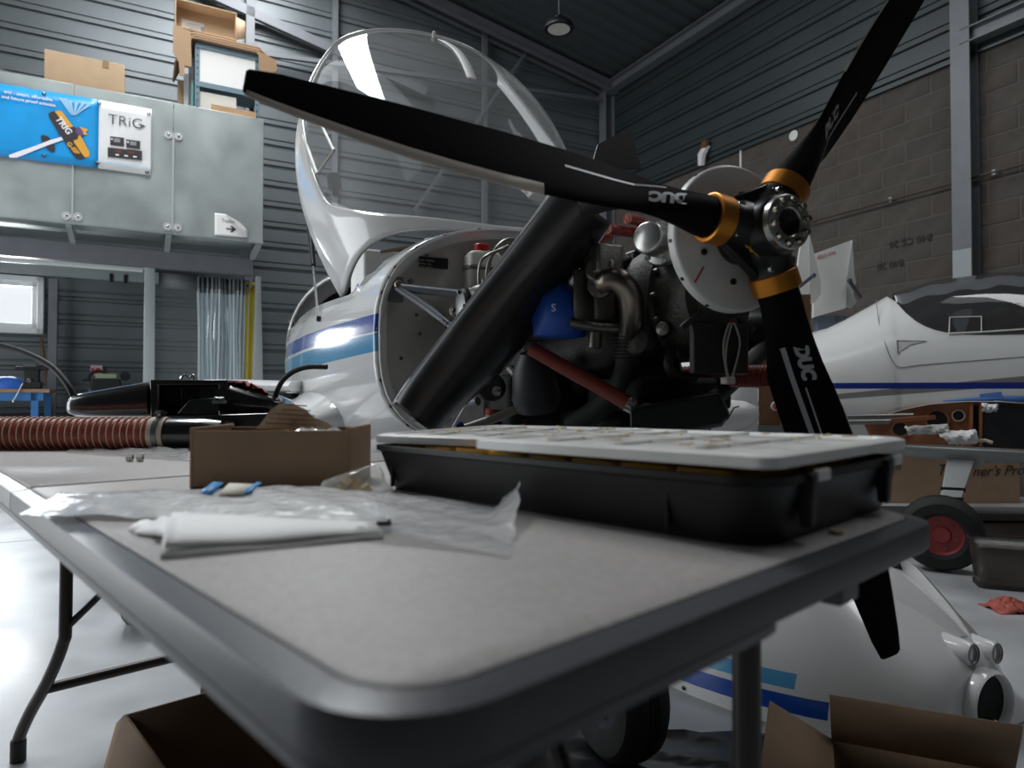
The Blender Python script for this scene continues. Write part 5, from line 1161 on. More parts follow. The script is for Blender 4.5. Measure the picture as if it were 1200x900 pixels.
# two flap panels hanging from a rack post at the wall
FY = 5.0
rk = P(966, 380, FY + .05); rack = thing('wall_rack_post', 'blue-grey rack post by the block wall carrying the white flaps', 'rack', V((rk.x, rk.y, 0)))
bluegrey = mat('blue_grey_paint', (.14, .18, .23), .5)
m = M(); m.box(V((rk.x, rk.y, .73)), (.13, .06, 1.46)); m.obj('post', bluegrey, rack)
m = M(); m.box(V((rk.x - .04, rk.y + .01, 1.44)), (.5, .04, .04)); m.obj('cross_arm', bluegrey, rack)
flapw = mat('white_flap_paint', (.68, .68, .66), .4)
def flap(front, side, lab, lever, words, Yf, gp=None):
    f_ = thing('white_flap', lab, 'flap', P(front[-1][0], front[-1][1], Yf), 0, gp)
    m = M(); a = [P(x, y, Yf + d) for x, y, d in front]; m.loft([a, [p + V((.0, .05, .0)) for p in a]], True, True, True) if 0 else m.add(a + [p + V((.004, .035, 0)) for p in a], [tuple(range(len(a))), tuple(reversed(range(len(a), 2 * len(a))))] + [(k, (k + 1) % len(a), len(a) + (k + 1) % len(a), len(a) + k) for k in range(len(a))]); sk = m.obj('flap_skin', flapw, f_, smooth=30)
    m = M(); a = [P(x, y, Yf - .012 + d) for x, y, d in side]; m.add(a + [p + V((.004, .03, 0)) for p in a], [tuple(range(len(a))), tuple(reversed(range(len(a), 2 * len(a))))] + [(k, (k + 1) % len(a), len(a) + (k + 1) % len(a), len(a) + k) for k in range(len(a))]); m.obj('end_rib', mat('flap_rib_grey', (.50, .50, .49), .5), f_, smooth=0)
    m = M(); a, b, w_ = lever; m.beam(P(*a, Yf - .05), P(*b, Yf - .05), w_, .02, up=(0, 1, 0)); m.bolt(P(*a, Yf - .06), (0, -1, 0), .018, .02); m.obj('hinge_lever', mat('grey_hinge', (.13, .14, .16), .4, .6), f_)
    if words:
        o_ = P(*words, Yf - .004); text('NO STEP', o_, V((-.97, 0, -.16 - .1)), V((.1, 0, -1)), .036, redi, sk)
flap([(955, 297, 0), (999, 281, 0), (996, 300, 0), (992, 328, -.01), (992, 345, -.02), (991, 361, -.03), (953, 372, -.03), (953, 373, 0)], [(999, 281, 0), (1001, 318, 0), (1003, 330, 0), (1000, 345, 0), (1004, 354, 0), (998, 361, 0), (991, 359, 0), (992, 328, 0)], 'white flap panel with red lettering and hinge lever, right one by the block wall', ((995, 329), (1009, 349), .02), (979, 294), FY)
flap([(941, 276, 0), (948, 271, 0), (950, 300, 0), (949, 340, 0), (947, 347, 0), (938, 350, 0), (934, 322, 0), (937, 296, 0)], [(948, 271, 0), (955, 300, 0), (962, 331, 0), (962, 345, 0), (955, 354, 0), (949, 357, 0), (943, 354, 0), (949, 340, 0)], 'narrow white flap panel with hinge lever, close beside the propeller hub', ((953, 323), (937, 336), .022), None, FY - .15)
# big cardboard box with handwriting at the far wall
cw = P(1040, 584, 5.55); cbx = thing('moving_box', 'large brown cardboard box with handwriting behind the red-wheeled landing gear', 'box', V((3.6, 5.65, 0)))
a = P(1036, 588, 5.55); b = P(1196, 592, 5.55); zt = P(1100, 525, 5.55).z
m = M(); m.box(V(((a.x + b.x) / 2, 5.65, zt / 2)), (b.x - a.x, .2, zt)); m.obj('box_body', brown, cbx, bevel=.006)
m = M(); m.box(V((P(1105, 528, 5.54).x - .16, 5.545, zt - .03)), (.10, .006, .08), taper=1.3); m.obj('hand_hole', darkm, cbx)
pen = mat('black_marker', (.02, .018, .016), .7)
text('Th', P(1097, 556.5, 5.543), V((1, 0, -.02)), V((.1, 0, 1)), .125, pen, cbx, shear=.25); text("ner's Pro", P(1139, 558, 5.543), V((1, 0, .03)), V((.1, 0, 1)), .115, pen, cbx, shear=.25)
text('n', P(1049, 551, 5.543), V((1, 0, 0)), V((0, 0, 1)), .09, pen, cbx, shear=.25)
m = M(); pa = G(1060, 600, .06); m.box(V((3.55, 4.75, .05)), (2.0, .30, .05), MX.Rotation(-.05, 3, 'Z')); tag(m.obj('grey_plank', mat('grey_plank', (.22, .22, .21), .8), bevel=.004), 'grey plank on the floor in front of the big cardboard box', 'plank')
m = M(); m.box(V((3.55, 4.30, .006)), (1.9, .75, .012), MX.Rotation(-.08, 3, 'Z')); tag(m.obj('hardboard_sheet', mat('dark_hardboard', (.14, .115, .09), .5)), 'dark brown hardboard sheet on the floor under the right aircraft', 'board')
# smoky plastic crate
k0 = G(1147, 690, 0); crt = thing('smoky_crate', 'clear smoky plastic crate on the floor at the right edge', 'crate', k0)
smk = clear('smoky_plastic', (.62, .60, .57), haze=.10, rough=.10, hazecol=(.35, .33, .31))
kx = V((.93, -.36, 0)).normalized(); ky = V((.36, .93, 0)).normalized(); kh = P(1145, 634, k0.y).z
def kq(x, y, z, g=1.0): return k0 + kx * x + ky * y + V((0, 0, z))
m = M(); rg_ = lambda i, z: [kq(a, b, z) for a, b in rrect(-i, .62 + i, -i, .17 + i, (.03,) * 4, 4)]
m.loft([rg_(-.012, .008), rg_(.006, kh - .01)], True, True, False); m.obj('crate_body', smk, crt, smooth=50, solid=.003)
m = M(); m.loft([rg_(.006, kh - .010), rg_(.014, kh - .010), rg_(.014, kh), rg_(.004, kh)], True); m.obj('crate_rim', smk, crt, smooth=50)
m = M(); m.loft([rg_(-.016, 0), rg_(-.006, 0), rg_(-.006, .018), rg_(-.016, .018)], True, True, True); m.obj('crate_base', mat('dark_crate_base', (.03, .028, .025), .6), crt)
# red rag on the floor
rc = G(1182, 714, 0); m = M(); vs = []
for i in range(13):
    for j in range(13):
        u, v = i / 12 - .5, j / 12 - .5; r_ = math.hypot(u, v); vs.append(rc + V((u * .16, v * .14, .003 + .055 * max(0, 1 - r_ * 1.9) ** .5 * (.25 + .75 * abs(math.sin(i * 2.1 + j * 1.4)))))) 
m.add(vs, [(i * 13 + j, (i + 1) * 13 + j, (i + 1) * 13 + j + 1, i * 13 + j + 1) for i in range(12) for j in range(12)])
tag(m.obj('red_rag', ragm, smooth=25, solid=.002, fixn=False), 'crumpled pink-red rag lying on the concrete floor at right', 'rag')
# ================================================================== lower engine cowling on the floor
CA = V((.50, -.866, 0)); CR = V((.866, .50, 0)); CO = V((.89, 2.28, 0))
CWM = MX(((CA.x, CR.x, 0, CO.x), (CA.y, CR.y, 0, CO.y), (0, 0, 1, 0), (0, 0, 0, 1))); CWI = CWM.inverted()
cow = thing('lower_cowling', 'white engine cowling upside down on the floor, blue stripes, two lamps and round intake', 'cowling', CO, math.atan2(CA.y, CA.x))
cpaint = bands('cowling_white_blue_stripes', (.74, .74, .73), [(.030, .03, (.044, 0), dblue, -2, .42), (.092, .02, (.038, 0), lblue, -2, .345)], .2, .5)
CS = [(-.60, .50, .40), (-.35, .495, .415), (-.1, .485, .42), (.1, .465, .415), (.25, .43, .385), (.38, .375, .325), (.48, .315, .265), (.55, .25, .215), (.585, .20, .185), (.60, .16, .16)]
def cs_(a):
    for p, q_ in zip(CS, CS[1:]):
        if p[0] <= a <= q_[0]: f = (a - p[0]) / (q_[0] - p[0]); return p[1] + (q_[1] - p[1]) * f, p[2] + (q_[2] - p[2]) * f
    return CS[-1][1:]
def cz(a, b):
    """height of the cowling skin, with the belly scoop channel cut along the middle"""
    w_, h_ = cs_(a); t = min(1, abs(b) / w_); z = h_ * (1 - t ** 2.2) ** (1 / 2.0)
    return z
m = M(CWM); av = [-.60, -.5, -.4, -.3, -.2, -.1, 0, .08, .16, .24, .32, .38, .44, .5,   .53, .555, .575, .59, .60]; NB = 44
rows = []
for a in av:
    w_, h_ = cs_(a); r = []
    for k in range(NB + 1):
        an = pi * k / NB; b = -w_ * sup(math.cos(an), 2.3); z = h_ * max(0, math.sin(an)) ** (2 / 2.2)
        r.append(V((a, b, z)))
    rows.append(r)
m.loft(rows, False); m.add(rows[-1], [tuple(range(NB + 1))])
cb_ = m.obj('cowl_shell', cpaint, cow, smooth=50, fixn=False)
# belly scoop: two raised side walls meeting at the nose, a dark mouth at the rear and the channel floor
def cq(a, b, dz=0): return V((a, b, cz(a, b) + dz))
for sg in (-1, 1):
    m = M(CWM); rr_ = []
    for i in range(12):
        f = i / 11; a = .27 + .27 * f; b = .085 + sg * (.085 * (1 - f) + .010); hh = .055 * (1 - f) ** .7 + .003
        rr_.append([cq(a, b - sg * .004, -.01), cq(a, b, hh), cq(a, b + sg * .02, hh * .92), cq(a, b + sg * .07 * (1 - f * .5), hh * .45), cq(a, b + sg * .14 * (1 - f * .6), -.008)])
    m.loft(rr_, False); m.obj('scoop_wall', whitem if 0 else white, cow, smooth=60, fixn=False)
m = M(CWM); m.loft([[cq(.33, -.01, -.012), cq(.33, .18, -.012)], [cq(.285, -.005, .050), cq(.285, .175, .050)]], False); m.obj('scoop_mouth', darkm, cow, fixn=False)
m = M(CWM); m.loft([[cq(a, -.10, -.01), cq(a, -.01, .052), cq(a, .085, .058), cq(a, .18, .052), cq(a, .27, -.01)] for a in (-.30, -.1, .1, .28)], False, True, False); m.obj('scoop_tunnel', white, cow, smooth=60, fixn=False)
# landing lamps
lampg = mat('lamp_lens', (.55, .55, .52), .12, .5)
for b in (-.005, .113):
    m = M(CWM); o_ = V((.545, b, cz(.545, b) - .020)); m.lathe([(.046, -.12), (.044, -.05), (.036, .0), (.033, .02), (.030, .045), (.0245, .052), (.0235, .046)], o_, (1, 0, .06), 28, cap=False); ls = m.obj('lamp_pod', white, cow, smooth=60)
    m = M(CWM); m.lathe([(.0, .046), (.0235, .045)], o_, (1, 0, .06), 24, cap=False); m.obj('lamp_lens', lampg, ls, fixn=False)
    m = M(CWM); m.lathe([(.0235, .045), (.0245, .053), (.027, .051)], o_, (1, 0, .06), 28, cap=False); m.obj('lamp_bezel', seam, ls)
# round nose intake standing in front
m = M(CWM); io = V((.602, .015, .083)); iax = (1, -.09, .02)
m.lathe([(.070, -.07), (.080, -.03), (.085, .010), (.083, .03), (.077, .036), (.071, .03), (.068, -.02)], io, iax, 40, cap=False); it = m.obj('nose_intake', white, cow, smooth=60)
m = M(CWM); m.lathe([(.0, .012), (.0705, .014)], io, iax, 32, cap=False); m.obj('intake_dark', darkm, it)
m = M(CWM); m.bolt(io + V((.02, .0, -.050)), (1, 0, .2), .014, .014); m.obj('intake_nut', chrome, it)
m = M(CWM); m.add([V((.53, -.30, .0)), V((.565, -.20, .0)), V((.572, -.20, .055))], [(0, 1, 2)]); m.obj('cheek_gap', darkm, cow, solid=.004, fixn=False)
# rear flange strip with screws
m = M(CWM)
for i in range(9):
    m = M(CWM); a = -.56 + .075 * i; w_, h_ = cs_(a); m.lathe([(.006, 0), (.006, .003), (.003, .004)], V((a, -w_ * .999 - .001, .012)), (0, -1, 0), 10); m.obj('flange_screw', black, cow)
# ================================================================== cardboard boxes on the floor
def wallbox(name, lab, crn, z, side, flaps, t=.005):
    """open floor box: far edge between two top corners, walls drawn towards the camera side"""
    bx = thing(name, lab, 'box', V(((crn[0].x + crn[2].x) / 2, (crn[0].y + crn[2].y) / 2, 0)))
    for k in range(4):
        a, b = crn[k], crn[(k + 1) % 4]; m = M(); m.loft([[V((a.x, a.y, 0)), V((b.x, b.y, 0))], [V((a.x, a.y, z)), V((b.x, b.y, z))]], False); m.obj('box_wall', brown, bx, solid=t, off=0)
    m = M(); m.add([V((p.x, p.y, .004)) for p in crn], [(0, 1, 2, 3)]); m.obj('box_bottom', browni, bx, solid=t, off=0, fixn=False)
    for f in flaps: m = M(); m.add(f, [tuple(range(len(f)))]); m.obj('box_flap', brown, bx, solid=t, off=0, fixn=False)
    return bx
z = .30; a = G(147, 838, z); b = G(262, 806, z); dv = V((-(b - a).y, (b - a).x, 0)).normalized() * -.42; ln_ = (b - a).normalized() * .52
c4 = [a, a + ln_, a + ln_ + dv, a + dv]
fo = V((-.10, -.03, -.11))
wallbox('floor_cardboard_box', 'open cardboard box with outspread flap under the left part of the table', c4, z, 1, [[a, a + dv, a + dv + fo * 1.3 + V((-.06, 0, -.06)), a + fo * .12, ]])
z = .20; a = G(974, 814, z); b = G(1188, 848, z - .0)
ln_ = (b - a); dv = V((ln_.y, -ln_.x, 0)).normalized() * .34
c4 = [a, b, b + dv, a + dv]; c4 = [V((p.x, p.y, z)) for p in c4]
lf = G(902, 822, .17)
bb = wallbox('front_cardboard_box', 'open cardboard box in front of the white cowling, bottom right', [V((p.x, p.y, z)) for p in c4], z - .10, 1, [[V((a.x, a.y, z - .10)), V((b.x, b.y, z - .10)), V((b.x + .012, b.y - .01, z + .0)), V((a.x - .004, a.y + .0, z))], [V((a.x, a.y, z - .10)), V((a.x, a.y, z - .10)) + dv, lf + dv * .9, lf + V((0, 0, .0))]])
# black crumpled plastic sheet on the floor by the nose wheel
m = M(); o_ = G(740, 885, 0); vs = []; rn = random.Random(12)
for i in range(24):
    for j in range(24):
        vs.append(o_ + V((-.55 + .95 * i / 23, -.40 + .50 * j / 23, .003 + .012 * abs(math.sin(i * .9 + math.sin(j * .7) * 2)) * abs(math.cos(j * .6 + i * .3)))))
m.add(vs, [(i * 24 + j, (i + 1) * 24 + j, (i + 1) * 24 + j + 1, i * 24 + j + 1) for i in range(23) for j in range(23)])
blkfilm = mat('black_plastic_sheet', (.02, .02, .022), .25)
tag(m.obj('plastic_sheet', blkfilm, smooth=60, fixn=False), 'crumpled black plastic sheet on the floor by the nose wheel', 'sheet')
# ================================================================== storage mezzanine at left
def RB(px, py, t=2.0): return PL(px, py, K + TD * t, TD)
SL = SD * -1                                      # image right along the back wall
mez = thing('storage_mezzanine', 'galvanised sheet storage loft with grey beam and posts along the back wall, at left', 'mezzanine', RM(7, 1.2, 0))
seams = [5.63, 6.425, 7.205, 7.99, 8.78, 9.5]; Z0, Z1 = 2.372, 3.585
for a, b in zip(seams, seams[1:]):
    m = M(ROOM); m.box(((a + b) / 2, 1.99, (Z0 + Z1) / 2), (b - a - .006, .016, Z1 - Z0)); m.obj('sheet_panel', steel, mez, bevel=.003)
rod = mat('pale_seam_strip', (.50, .52, .52), .4, .3); plate = mat('pale_clip_plate', (.58, .60, .60), .4, .3)
for s, z1 in ((6.425, 3.30), (7.205, 3.30), (7.99, 3.3), (8.78, 3.3)):
    m = M(ROOM); m.box((s, 2.003, (Z0 + z1) / 2 + .01), (.014, .012, z1 - Z0 - .02)); st_ = m.obj('seam_strip', rod, mez)
    for z in (Z0 + .055, 3.275):
        for sg in (-1, 1):
            m = M(ROOM); m.prism([(.032 * math.cos(k * pi / 8) * 1.1, .036 * math.sin(k * pi / 8)) for k in range(16)], (s + sg * .042, 2.000, z), (1, 0, 0), (0, 0, 1), -.008); cp = m.obj('clip_plate', plate, mez, smooth=0)
            m = M(ROOM); m.bolt((s + sg * .042, 2.008, z), (0, 1, 0), .011, .008); m.obj('clip_screw', chrome, cp)
m = M(ROOM); m.box((7.565, 1.975, Z0 - .005), (3.87, .04, .012)); m.box((5.635, 1.1, (Z0 + Z1) / 2), (.014, 1.75, Z1 - Z0)); m.obj('edge_trim', steel, mez)
m = M(ROOM); m.box((7.565, 1.0, 2.62), (3.86, 1.95, .03)); m.obj('loft_floor', steel, mez)
# sloping soffit sheets and struts between the face and the beam
for a, b in zip(seams, seams[1:]):
    m = M(ROOM); m.loft([[(a + .004, 1.975, Z0 + .01), (b - .004, 1.975, Z0 + .01)], [(a + .004, 1.47, Z0 + .02), (b - .004, 1.47, Z0 + .02)]], False); m.obj('soffit_sheet', steel, mez, solid=.003)
for s in seams[:-1]:
    m = M(ROOM); m.beam((s + .03, 1.96, Z0 - .002), (s + .03, 1.48, Z0 - .06), .045, .05); m.obj('soffit_strut', framel, mez)
m = M(ROOM); m.box((7.58, 1.44, 2.215), (3.86, .09, .175)); m.obj('front_beam', frame, mez, bevel=.006)
for s in (5.590, 6.60):
    m = M(ROOM); m.loft([[(s + a, 1.40 + b, z) for a, b in rrect(-w_, w_, -.04, .04, (.004,) * 4, 2)] for z, w_ in ((0, .075 if s < 6 else .055), (2.13, .024 if s < 6 else .045))], True, True, True); m.obj('post', framel, mez)
for s in (7.5, 9.3):
    m = M(ROOM); m.box((s, .25, 1.06), (.08, .08, 2.12)); m.obj('rear_post', frame, mez)
# banner
ban = thing('trade_banner', 'blue and white vinyl banner with aerobatic biplane hung on the galvanised loft', 'banner', RM(7.3, 2.03, 2.85))
ZB0, ZB1 = 2.868, 3.475
def vin(name, s0, s1, mt):
    m = M(ROOM); n = 30; vs = []
    for i in range(n + 1):
        for j in range(9):
            s = s0 + (s1 - s0) * i / n; z = ZB0 + (ZB1 - ZB0) * j / 8; vs.append((s, 2.016 + .003 * math.sin(s * 9 + j * .8) + .002 * math.sin(s * 23 + j * 1.9), z + .006 * math.sin(s * 3)))
    m.add(vs, [(i * 9 + j, (i + 1) * 9 + j, (i + 1) * 9 + j + 1, i * 9 + j + 1) for i in range(n) for j in range(8)]); return m.obj(name, mt, ban, solid=.001, fixn=False)
skyb = mat('banner_sky_blue', (.015, .32, .72), .35, n=.12, ns=3); vin('blue_field', 7.015, 8.9, skyb); vin('white_field', 6.605, 7.015, mat('banner_white', (.74, .74, .74), .4))
TB_ = 2.024
def art(pts, name, mt, dt=0):
    """flat print on the banner; outline in banner pixels of the 6x enlargement"""
    m = M(); m.add([RB(x / 6, 80 + y / 6, TB_ + dt) for x, y in pts], [tuple(range(len(pts)))]); return m.obj(name, mt, ban, smooth=0, fixn=False)
dk = mat('print_black', (.035, .030, .035), .45); yo = mat('print_orange', (.72, .36, .04), .45); wt = mat('print_white', (.80, .80, .82), .5); gy = mat('print_grey', (.25, .25, .28), .5); pu = mat('print_purple', (.13, .06, .20), .5); ltb = mat('print_pale_blue', (.35, .60, .82), .5)
art([(285, 480), (300, 468), (330, 475), (358, 500), (385, 545), (388, 575), (375, 593), (345, 580), (320, 550), (292, 505)], 'printed_tail', dk)
art([(60, 612), (110, 592), (250, 545), (350, 505), (468, 472), (470, 490), (440, 505), (340, 540), (240, 580), (120, 628), (70, 628)], 'printed_smoke', wt, .0006)
art([(340, 325), (350, 310), (375, 302), (400, 300), (500, 480), (560, 560), (620, 625), (600, 632), (570, 645), (540, 640), (515, 610), (430, 480), (345, 345)], 'printed_wing', dk, .0008)
art([(385, 305), (405, 298), (430, 299), (445, 315), (530, 430), (520, 470), (455, 400), (400, 322)], 'printed_wing_half', yo, .0012)
art([(520, 480), (565, 470), (630, 590), (628, 620), (600, 628), (575, 600), (520, 520)], 'printed_wing_half', yo, .0012)
art([(465, 450), (490, 415), (520, 410), (560, 440), (545, 500), (500, 510), (470, 490)], 'printed_fuselage', dk, .0016)
art([(530, 440), (550, 410), (580, 425), (605, 455), (575, 475), (545, 465)], 'printed_cowl', pu, .0018); art([(560, 412), (600, 422), (622, 430), (605, 445), (612, 465), (590, 470), (580, 440)], 'printed_nose', yo, .0020)
for k, (x0, y0, x1, y1) in enumerate(((425, 205, 505, 330), (455, 210, 512, 330), (490, 225, 518, 330), (540, 235, 520, 330), (590, 240, 524, 330), (625, 255, 528, 330))):
    art([(x0 - 14, y0), (x0 + 14, y0 + 4), (x1 + 2, y1), (x1 - 2, y1)], 'printed_streak', ltb, .0004)
def btext(s, px, py, size, mt, align='LEFT', ang=0, bold=0, nm='lettering'):
    ex = SL * math.cos(ang) + V((0, 0, 1)) * math.sin(ang); ey = V((0, 0, 1)) * math.cos(ang) - SL * math.sin(ang)
    return text(s, RB(px, py, TB_ + .003), ex, ey, size, mt, ban, nm, align=align, bold=bold)
btext('trig - smart, affordable', 61.5, 118.6, .037, wt, 'RIGHT', bold=.0008); btext('and future proof avionics', 65.2, 125.2, .037, wt, 'RIGHT', bold=.0008)
btext('TRiG', 126.2, 144.5, .128, dk, bold=-.0012)
art([(1008, 395), (1022, 415), (996, 412)], 'logo_arrow', dk, .003)
btext('TRIG', 64.5, 139.0, .070, wt, ang=-.92, bold=.002); btext('G-IIIP', 77.6, 168.0, .050, yo, ang=-.86, bold=.002)
for x0, y0, x1, y1, dy in ((775, 478, 872, 540, 11), (888, 500, 985, 557, 12), (757, 555, 998, 622, 26)):
    art([(x0, y0), (x1, y0 + dy), (x1, y1 + dy), (x0, y1)], 'printed_radio', dk, .001)
    if x1 - x0 < 120:
        art([(x0 + 26, y0 + 12), (x0 + 70, y0 + 17), (x0 + 70, y0 + 44), (x0 + 26, y0 + 40)], 'radio_display', gy, .002); art([(x0 + 6, y0 + 12), (x0 + 18, y0 + 14), (x0 + 18, y0 + 26), (x0 + 6, y0 + 24)], 'radio_key', wt, .002)
    else:
        for k in range(2): art([(x0 + 50 + 90 * k, y0 + 18 + 8 * k), (x0 + 98 + 90 * k, y0 + 23 + 8 * k), (x0 + 98 + 90 * k, y0 + 40 + 8 * k), (x0 + 50 + 90 * k, y0 + 35 + 8 * k)], 'radio_readout', mat('print_dark_red', (.16, .03, .02), .5), .002)
        for k in range(3): art([(x0 + 55 + 62 * k, y0 + 47 + 7 * k), (x0 + 80 + 62 * k, y0 + 50 + 7 * k), (x0 + 80 + 62 * k, y0 + 60 + 7 * k), (x0 + 55 + 62 * k, y0 + 57 + 7 * k)], 'radio_key', wt, .002)
btext('www.trig-avionics.com', 123.8, 190.8, .036, ltb, bold=.0004)
for px, py in ((51.5, 110), (51, 182.5), (116.5, 121), (114, 191.5), (174, 133), (172, 202)):
    m = M(); m.lathe([(.008, 0), (.016, .001), (.016, .004), (.008, .005)], RB(px, py, TB_ + .001), TD, 14, cap=False); m.obj('eyelet', chrome, ban)
# paper sign
sg_ = thing('toilet_sign', 'white paper sign with toilet lettering and arrow, curled corner, on the loft', 'sign', RB(270, 279, 2.0))
m = M(); n = 12; vs = []
for i in range(n + 1):
    for j in range(n + 1):
        u, v = i / n, j / n; p = RB(251.5 + 39 * u, 275.5 + 3 * u - (26 - .5 * u) * v, 2.012); cu = max(0, u + v - 1.32); p = p + TD * (cu * .16) - SL * (cu * .13) * 1.0 - V((0, 0, cu * .14)); vs.append(p)
m.add(vs, [(i * (n + 1) + j, (i + 1) * (n + 1) + j, (i + 1) * (n + 1) + j + 1, i * (n + 1) + j + 1) for i in range(n) for j in range(n)]); m.obj('paper_sheet', paper, sg_, solid=.0006, smooth=60, fixn=False)
text('Toilet', RB(259, 260.2, 2.016), SL + V((0, 0, -.0)), V((0, 0, 1)), .052, gy, sg_)
m = M(); m.prism([(0, -.006), (.055, -.006), (.035, -.030), (.055, -.030), (.088, 0), (.055, .030), (.035, .030), (.055, .006), (0, .006)], RB(265, 267.8, 2.0155), SL, V((0, 0, 1)), .0006); m.obj('arrow', dk, sg_, smooth=0)
# fluorescent batten under the loft
fl_ = thing('fluorescent_batten', 'long pale fluorescent light fitting under the storage loft', 'lamp', RM(7.6, .9, 2.22))
m = M(ROOM); m.box((7.75, .9, 2.215), (2.3, .10, .05)); m.obj('batten_body', mat('batten_white', (.62, .66, .65), .4), fl_, bevel=.01)
m = M(ROOM); m.tube([(6.66, .9, 2.18), (8.88, .9, 2.18)], .018, 12); m.obj('tube', mat('unlit_tube', (.75, .78, .76), .25), fl_)
# ------------------------------------------------------------------ things on the loft
def topbox(name, lab, s0, s1, t0, t1, z0, z1, mt=brown, grp=None):
    b = thing(name, lab, 'box', RM((s0 + s1) / 2, (t0 + t1) / 2, z0), 0, grp); m = M(ROOM); m.box(((s0 + s1) / 2, (t0 + t1) / 2, (z0 + z1) / 2), (s1 - s0, t1 - t0, z1 - z0)); m.obj('box_body', mt, b, bevel=.005); return b
LF = 2.635
pq = lambda px, py, t: (lambda p: ((p - K).dot(SD), p.z))(RB(px, py, t))
sA, zA = pq(52, 57, 1.75); sB, zB = pq(146, 72, 1.75)
b = topbox('loft_cardboard_box', 'plain tan cardboard box standing on the loft above the banner', sB, sA, 1.40, 1.75, LF, zA - .0, mat('tan_cardboard', (.50, .35, .22), .85, n=.05, ns=8))
m = M(ROOM); m.box(((sA + sB) / 2 - .16, 1.752, zA - .03), (.05, .004, .07)); m.obj('tape_tab', mat('brown_tape', (.26, .15, .06), .5), b)
# film-wrapped bundle
m = M(ROOM); rn = random.Random(2); rings = []
for i in range(9):
    s = pq(20, 80, 1.7)[0] - .21 * i / 8; rings.append([V((s, 1.62 + .10 * math.cos(a) * (1 + rn.uniform(-.15, .15)), LF + .45 + .42 * math.sin(a) * (1 + rn.uniform(-.12, .06)) * (1 - .15 * (i > 5)))) for a in [2 * pi * k / 12 for k in range(12)]])
m.loft(rings, True, True, True); tag(m.obj('film_bundle', mat('tan_wrapping_film', (.60, .48, .32), .25, n=.35, ns=25), smooth=0), 'bundle wrapped in shiny tan film at the left end of the loft', 'bundle')
m = M(ROOM); s_, z_ = pq(2, 82, 1.7); m.tube([(s_ + .05, 1.7, LF), (s_ + .03, 1.7, z_ - .02)], [.12, .10], 10); tag(m.obj('grey_bundle', mat('grey_bundle_cloth', (.12, .12, .12), .8)), 'dark grey bundle at the far left of the loft top', 'bundle')
# shelf unit
shp = mat('blue_grey_shelf_steel', (.15, .22, .26), .45, .2)
tF, tK = 1.82, 1.42
sL, zS = pq(229, 49, tF); sR, _z = pq(304, 62, tF); s0_, s1_ = sR, sL
sh = thing('steel_shelf_unit', 'blue-grey perforated steel shelf unit with white boards on the loft', 'shelf', RM((s0_ + s1_) / 2, 1.6, LF))
for s in (s0_, s1_):
    for t in (tF, tK):
        m = M(ROOM); dx = .04 if s == s0_ else -.04
        m.box((s + dx / 2, t, (LF + zS) / 2), (abs(dx), .004, zS - LF)); m.box((s, t - .02 * (1 if t == tF else -1), (LF + zS) / 2), (.004, .04, zS - LF)); pp = m.obj('upright', shp, sh)
        m = M(ROOM)
        for k in range(26): m.box((s + dx * .5, t + .0025, LF + .03 + (zS - LF) * k / 26.5), (.010, .002, .016))
        if t == tF: m.obj('perforation', darkm, pp)
zM = pq(232, 98, tF)[1]
for z in (zS - .025, zM):
    m = M(ROOM); m.box(((s0_ + s1_) / 2, tF + .003, z), (s1_ - s0_, .006, .05)); m.box(((s0_ + s1_) / 2, (tF + tK) / 2, z + .02), (s1_ - s0_, tF - tK, .012)); m.obj('shelf', shp, sh)
m = M(ROOM); m.box(((s0_ + s1_) / 2, tF - .012, (zS + zM) / 2), (s1_ - s0_ - .07, .012, zS - zM - .055)); tag(m.obj('white_board', mat('white_board', (.74, .73, .70), .5)), 'large white board in the upper bay of the loft shelf', 'board')
a_ = pq(233, 104, tF - .02); b_ = pq(277, 112, tF - .02); m = M(ROOM); m.box(((a_[0] + b_[0]) / 2, tF - .10, (LF + a_[1] - .02) / 2), (a_[0] - b_[0], .16, a_[1] - .02 - LF)); tag(m.obj('white_carton', mat('off_white_carton', (.66, .64, .58), .7)), 'off-white carton in the lower bay of the loft shelf', 'box')
a_ = pq(248, 121, tF + .05); b_ = pq(300, 132, tF + .05); m = M(ROOM); m.box(((a_[0] + b_[0]) / 2, tF + .03, a_[1] - .06), (a_[0] - b_[0], .03, .11)); tag(m.obj('light_wood_plank', mat('light_wood', (.50, .30, .15), .6, n=.25, ns=10, stretch=(1, 1, 14))), 'light wooden plank lying across the foot of the loft shelf', 'plank')
m = M(ROOM); m.box(((s0_ + s1_) / 2 - .12, 1.52, LF + .3), (.3, .18, .55)); tag(m.obj('dark_carton', mat('dark_brown_card', (.06, .035, .02), .9)), 'dark brown carton deep in the lower bay of the loft shelf', 'box')
